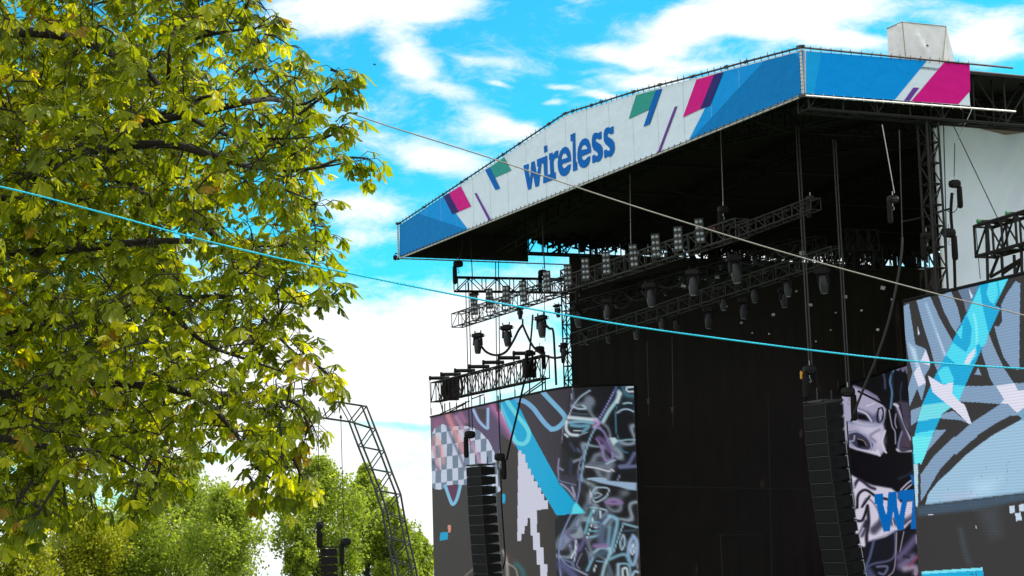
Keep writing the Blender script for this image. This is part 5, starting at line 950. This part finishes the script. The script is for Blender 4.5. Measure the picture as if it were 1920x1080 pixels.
# --- the horse chestnut in front
OUT = [(-760, -420), (200, -420), (470, -260), (495, 0), (525, 66), (572, 112), (584, 150), (582, 205), (590, 250), (600, 312), (612, 400), (620, 462), (588, 500), (604, 552), (562, 590), (560, 640), (600, 692), (606, 715), (562, 750), (552, 850), (536, 885), (490, 870), (455, 850), (395, 838), (352, 850), (318, 915), (270, 925), (235, 900), (205, 880), (150, 915), (110, 975), (40, 995), (-120, 1020), (-760, 900)]
SPUR = [([(560, 215), (610, 178), (648, 148)], 12.2), ([(600, 312), (650, 296), (692, 298)], 12.0), ([(590, 590), (612, 565), (632, 545)], 12.6), ([(470, 870), (505, 895), (530, 925)], 12.4), ([(455, 880), (475, 905), (482, 930)], 12.8), ([(600, 262), (628, 250), (642, 235)], 12.3), ([(590, 680), (612, 700), (622, 712)], 12.5),
        ([(300, 870), (290, 915), (275, 950)], 12.0), ([(280, 860), (262, 905), (248, 950)], 11.6), ([(110, 900), (85, 940), (70, 965)], 11.4), ([(60, 900), (30, 950), (20, 985)], 11.8), ([(570, 780), (578, 800), (572, 820)], 12.4), ([(550, 860), (562, 890), (556, 920)], 12.4), ([(620, 130), (640, 140), (655, 165)], 12.2), ([(150, 900), (170, 930), (172, 948)], 12.0)]
def pip(x, y, pts):
    r = False; n = len(pts)
    for i in range(n):
        x1, y1 = pts[i]; x2, y2 = pts[i-1]
        if (y1 > y) != (y2 > y) and x < (x2-x1)*(y-y1)/(y2-y1)+x1: r = not r
    return r
tree = thing('chestnut_tree', 'large horse chestnut tree with drooping fingered leaves filling the left side', 'tree', (-6.4, 15.2, GROUND))
tb = Vector((-6.4, 15.2, GROUND)); tk = MB(); tk.tube([tb, tb+Vector((.1, .1, 2)), tb+Vector((.1, -.1, 4.6)), tb+Vector((.3, -.3, 7.5)), tb+Vector((.6, -.3, 11))], [.62, .46, .38, .28, .12], 14); part('trunk', tk, M['bark'], tree, smooth=True)
rng = np.random.default_rng(21); rr = random.Random(5)
LIMBS = [([(-420, 640), (-150, 470), (40, 345), (130, 288), (235, 238), (330, 205), (420, 165), (520, 110)], 14.2, .085), ([(130, 288), (300, 270), (400, 292), (470, 312), (545, 320), (610, 312), (690, 298)], 12.6, .05), ([(-300, 100), (60, 60), (250, 120), (310, 165), (320, 80), (352, -20)], 13.0, .06), ([(235, 238), (400, 205), (500, 186), (570, 195), (640, 150)], 12.8, .045),
         ([(-380, 760), (-60, 640), (120, 600), (300, 560), (470, 560), (600, 575)], 14.6, .08), ([(-380, 800), (0, 740), (200, 720), (360, 740), (430, 800), (480, 870), (530, 915)], 13.2, .06), ([(-300, 500), (100, 470), (300, 452), (470, 460), (600, 470)], 13.6, .06), ([(160, 300), (300, 380), (400, 440), (470, 560), (540, 650), (610, 700)], 15.0, .06),
         ([(-300, 860), (-50, 820), (100, 840), (200, 850), (290, 900)], 12.8, .05), ([(-350, -100), (0, -60), (200, -120), (420, -60), (500, 20)], 14.5, .06), ([(330, 205), (420, 250), (520, 260), (600, 255)], 13.2, .03), ([(360, 740), (470, 740), (560, 760), (600, 830)], 13.4, .035), ([(300, 560), (380, 640), (480, 680), (600, 720)], 12.6, .03), ([(320, 80), (420, 60), (500, 50)], 12.8, .03)]
br = MB(); skel = []
for pts, Y, r in LIMBS:
    sp_ = spline(pts, 6); n = len(sp_); P = [onY(x, y, Y + .5*math.sin(i*.35+Y*7)) for i, (x, y) in enumerate(sp_)]
    if pts[0][0] < -250: P = [Vector((-6.2, 15.0, P[0].z-.5-rr.random()))] + P
    br.tube(P, [max(.004, .75*r*(1-.97*i/len(P))) for i in range(len(P))], 7, cap=False); skel += [(p, max(.004, .75*r*(1-.97*i/len(P)))) for i, p in enumerate(P)]
SK = np.array([tuple(p) for p, _ in skel])
tips = []
while len(tips) < 3900:
    x, y = rr.uniform(-640, 640), rr.uniform(-330, 985)
    if not pip(x, y, OUT): continue
    # a few holes where the sky shows through
    hole = sum(math.exp(-(((x-hx)/rx)**2 + ((y-hy)/ry)**2)) for hx, hy, rx, ry in ((470, 400, 60, 42), (250, 30, 34, 24), (95, 100, 26, 18), (560, 520, 24, 20), (60, 460, 40, 26), (430, 55, 22, 18), (140, 500, 30, 22), (360, 320, 30, 18), (440, 820, 44, 28), (540, 300, 26, 20), (215, 900, 46, 50), (330, 385, 20, 16), (60, 660, 26, 18), (250, 640, 20, 16)))
    if rr.random() < .88*hole: continue
    Y = rr.uniform(11.4, 17.6); edge = x > 430
    if edge: Y = rr.uniform(11.8, 15.0)
    tips.append((onY(x, y, Y), None))
while len(tips) < 5200:      # the part of the crown above and behind the picture, which shades the rest
    x, y, Y = rr.uniform(-700, 420), rr.uniform(-900, -150), rr.uniform(12, 20)
    if rr.random() < .45: x, y, Y = rr.uniform(-700, 360), rr.uniform(-100, 800), rr.uniform(17.5, 20.5)
    if Y > 17 and x > 250 and rr.random() < .6: continue
    tips.append((onY(x, y, Y), None))
while len(tips) < 6800:      # the dense inner crown
    x, y = rr.uniform(-640, 330), rr.uniform(200, 950)
    if pip(x, y, OUT): tips.append((onY(x, y, rr.uniform(13.5, 19)), None))
for pts, Y in SPUR:
    P = [onY(x, y, Y) for x, y in spline(pts, 4)]; br.tube(P, [.012*(1-.6*i/len(P)) for i in range(len(P))], 5, cap=False)
    for i in range(len(P)):
        if i >= 2 and (i % 2 == 0 or i == len(P)-1): tips.append((P[i], (P[min(i+1, len(P)-1)]-P[i-1]).normalized()))
twig = MB()
LP = []; LD = []; LS = []; LT = []
# every shoot grows from the nearest limb or from a shoot already placed, so twigs fork
free = [t_ for t_ in tips if t_[1] is None]; fq = np.array([tuple(t_[0]) for t_ in free]); w3 = np.array([1, .7, 1.3])
dmin = np.min(((fq[:, None, :]-SK[None])**2*w3).sum(2), 1); order = np.argsort(dmin)
nodes = np.empty((len(SK)+2*len(free), 3)); nodes[:len(SK)] = SK; nn = len(SK); link = {}
for o_ in order:
    q = fq[o_]; dd2 = ((nodes[:nn]-q)**2*w3).sum(1); j = int(np.argmin(dd2)); s_ = nodes[j].copy(); link[o_] = s_
    nodes[nn] = q; nodes[nn+1] = (q+s_)/2 + np.array([0, 0, .03]); nn += 2
fi = 0
for p, d in tips:
    q = np.array(tuple(p))
    if d is None:
        s = Vector(link[fi]); fi += 1; ln = (p-s).length
        d = (p-s).normalized() if ln > .05 else Vector((rr.uniform(-1, 1), rr.uniform(-1, 1), .3)).normalized()
        mid = s.lerp(p, .5) + Vector((rr.uniform(-.05, .05), rr.uniform(-.05, .05), rr.uniform(0, .06)))
        twig.tube([s, mid, p], [.0065, .005, .003], 4, cap=False)
    base_t = rr.gauss(.5, .16)
    for k in range(rr.choice((3, 4, 4, 5))):
        a = Vector((rr.gauss(0, 1), rr.gauss(0, 1), rr.gauss(.15, .6))) + d*.9; a.normalize(); pl = rr.uniform(.07, .17)
        e = p + a*pl + Vector((0, 0, -.02)); twig.tube([p, p + a*pl*.6 + Vector((0, 0, .01)), e], .0026, 3, cap=False)
        LP.append(tuple(e)); LD.append(tuple(a)); LS.append(rr.choice((rr.uniform(.62, .9), rr.uniform(.85, 1.2)))); LT.append(base_t + rr.gauss(0, .16) + (1.5 if rr.random() < .0012 else 0))
part('branches', br, M['bark'], tree, smooth=True); part('twigs', twig, M['bark'], tree)
LP = np.array(LP); LD = np.array(LD); LS = np.array(LS); LT = np.array(LT); n = len(LP)
# leaflet template: long, narrow at the base, widest near the tip, folded along the midrib and drooping
rows = [(0, .012), (.3, .095), (.58, .17), (.8, .175), (1.0, .0)]
tv = []
for y, w in rows:
    if w == 0: tv.append((0, y, -.10))
    else: tv += [(-w, y*.98, .05-.28*y*y), (0, y, -.24*y*y), (w, y*.98, .05-.28*y*y)]
TV = np.array(tv); TF = []
for i in range(3): a = i*3; b = a+3; TF += [(a, a+1, b+1, b), (a+1, a+2, b+2, b+1)]
TF += [(9, 10, 12, 12), (10, 11, 12, 12)]; TF = np.array(TF)
allV = []; allF = []; allT = []; off = 0
# petiole frame: leaflets spread round the leaf direction, blade plane tips downward
up = np.array([0, 0, 1.0]); D = LD.copy(); D[:, 2] -= .55; D /= np.linalg.norm(D, axis=1, keepdims=True)
Xa = np.cross(D, up); Xa /= np.linalg.norm(Xa, axis=1, keepdims=True)+1e-9; Xa += rng.normal(0, .25, Xa.shape); Xa -= D*(Xa*D).sum(1, keepdims=True); Xa /= np.linalg.norm(Xa, axis=1, keepdims=True); Na = np.cross(Xa, D)
for k, ang in enumerate((-1.9, -1.25, -.62, 0, .62, 1.25, 1.9)):
    use = np.ones(n, bool) if abs(ang) < 1.5 else (rng.random(n) < .62)
    a = ang + rng.normal(0, .10, n); ln = .110*LS*(1 - .20*abs(ang)/1.2*(abs(ang) > .6))*rng.uniform(.88, 1.1, n)
    dr = (D*np.cos(a)[:, None] + Xa*np.sin(a)[:, None]); dr[:, 2] -= rng.uniform(.12, .85, n); dr /= np.linalg.norm(dr, axis=1, keepdims=True)
    x = np.cross(dr, Na); x /= np.linalg.norm(x, axis=1, keepdims=True)+1e-9; z = np.cross(x, dr)
    tw = rng.normal(0, .28, n)[:, None]; x2 = x*np.cos(tw)+z*np.sin(tw); z2 = -x*np.sin(tw)+z*np.cos(tw)
    cv = rng.uniform(.3, 1.9, n)
    T = np.repeat(TV[None], n, 0).copy(); T[:, :, 2] *= cv[:, None]; T *= ln[:, None, None]; T[:, :, 0] *= .86
    V = LP[:, None, :] + T[:, :, 0:1]*x2[:, None, :] + T[:, :, 1:2]*dr[:, None, :] + T[:, :, 2:3]*z2[:, None, :]
    V = V[use]; m_ = len(V); allV.append(V.reshape(-1, 3)); allF.append((TF[None] + (np.arange(m_)*len(TV))[:, None, None]).reshape(-1, 4) + off); off += m_*len(TV)
    allT.append(np.repeat(np.where(LT[use] > 1, 1, np.clip(LT[use] + rng.normal(0, .06, m_), 0, .95)), len(TV)))
V = np.concatenate(allV) - np.array(tuple(tree.location)); F = np.concatenate(allF); T = np.concatenate(allT)
tri = F[:, 2] == F[:, 3]; me = bpy.data.meshes.new('crown'); 
q4 = F[~tri]; t3 = F[tri][:, :3]; me.vertices.add(len(V)); me.vertices.foreach_set('co', V.astype(np.float32).ravel())
me.loops.add(q4.size+t3.size); me.loops.foreach_set('vertex_index', np.concatenate([q4.ravel(), t3.ravel()]).astype(np.int32)); me.polygons.add(len(q4)+len(t3))
me.polygons.foreach_set('loop_start', np.concatenate([np.arange(len(q4))*4, q4.size+np.arange(len(t3))*3]).astype(np.int32))
at = me.attributes.new('tone', 'FLOAT', 'POINT'); at.data.foreach_set('value', T.astype(np.float32)); me.materials.append(M['leaf']); me.update(calc_edges=True)
crown = bpy.data.objects.new('crown', me); COL.objects.link(crown); crown.parent = tree
# ------------------------------------------------------------------ ropes, bird
mb = MB(); rp = spline([(-700, 235), (-300, 292), (0, 350), (200, 401), (400, 455), (600, 501), (850, 552), (1000, 580), (1200, 614), (1500, 654), (1700, 676), (1920, 691), (2300, 708), (2700, 716), (3400, 716), (4200, 700), (5200, 660)], 6)
pts = [onY(x, y, 10.2+.0004*(x)) for x, y in rp]; seg = [0]
for a, b in zip(pts, pts[1:]): seg.append(seg[-1]+(b-a).length)
ss = np.arange(0, seg[-1], .009); Q = np.stack([np.interp(ss, seg, [p[i] for p in pts]) for i in range(3)], 1)
for k in range(3):      # three laid strands
    a_ = 2*PI*(ss/.07 + k/3); mb.tube([Vector(q) + Vector((0, math.cos(t_), math.sin(t_)))*.0027 for q, t_ in zip(Q, a_)], .0029, 5)
single('cyan_rope', mb, M['rope_b'], 'bright cyan rope stretched across the whole view in front of everything', 'rope', smooth=True)
mb = MB(); rp = spline([(300, 60), (440, 122), (575, 181), (715, 232), (900, 290), (1060, 344), (1250, 406), (1500, 482), (1760, 552), (1920, 591), (2200, 660)], 6)
mb.tube([onY(x, y, 26+.001*x) for x, y in rp], .0098, 6); single('grey_rope', mb, M['rope_g'], 'thin grey rope sloping down in front of the banner and stage', 'rope', smooth=True)
c = onY(702.5, 121, 70); mb = MB(); mb.lathe(c+Vector((-.07, 0, .02)), (1, 0, -.3), [(0, .004), (.03, .02), (.08, .025), (.13, .008)], 6); mb.add([c, c+Vector((.03, .0, .0)), c+Vector((.01, .05, .07)), c+Vector((-.02, .0, 0)), c+Vector((-.03, -.06, .06))], [(0, 1, 2), (0, 4, 3)])
single('bird', mb, M['rubber'], 'tiny dark bird in the open blue sky', 'bird')
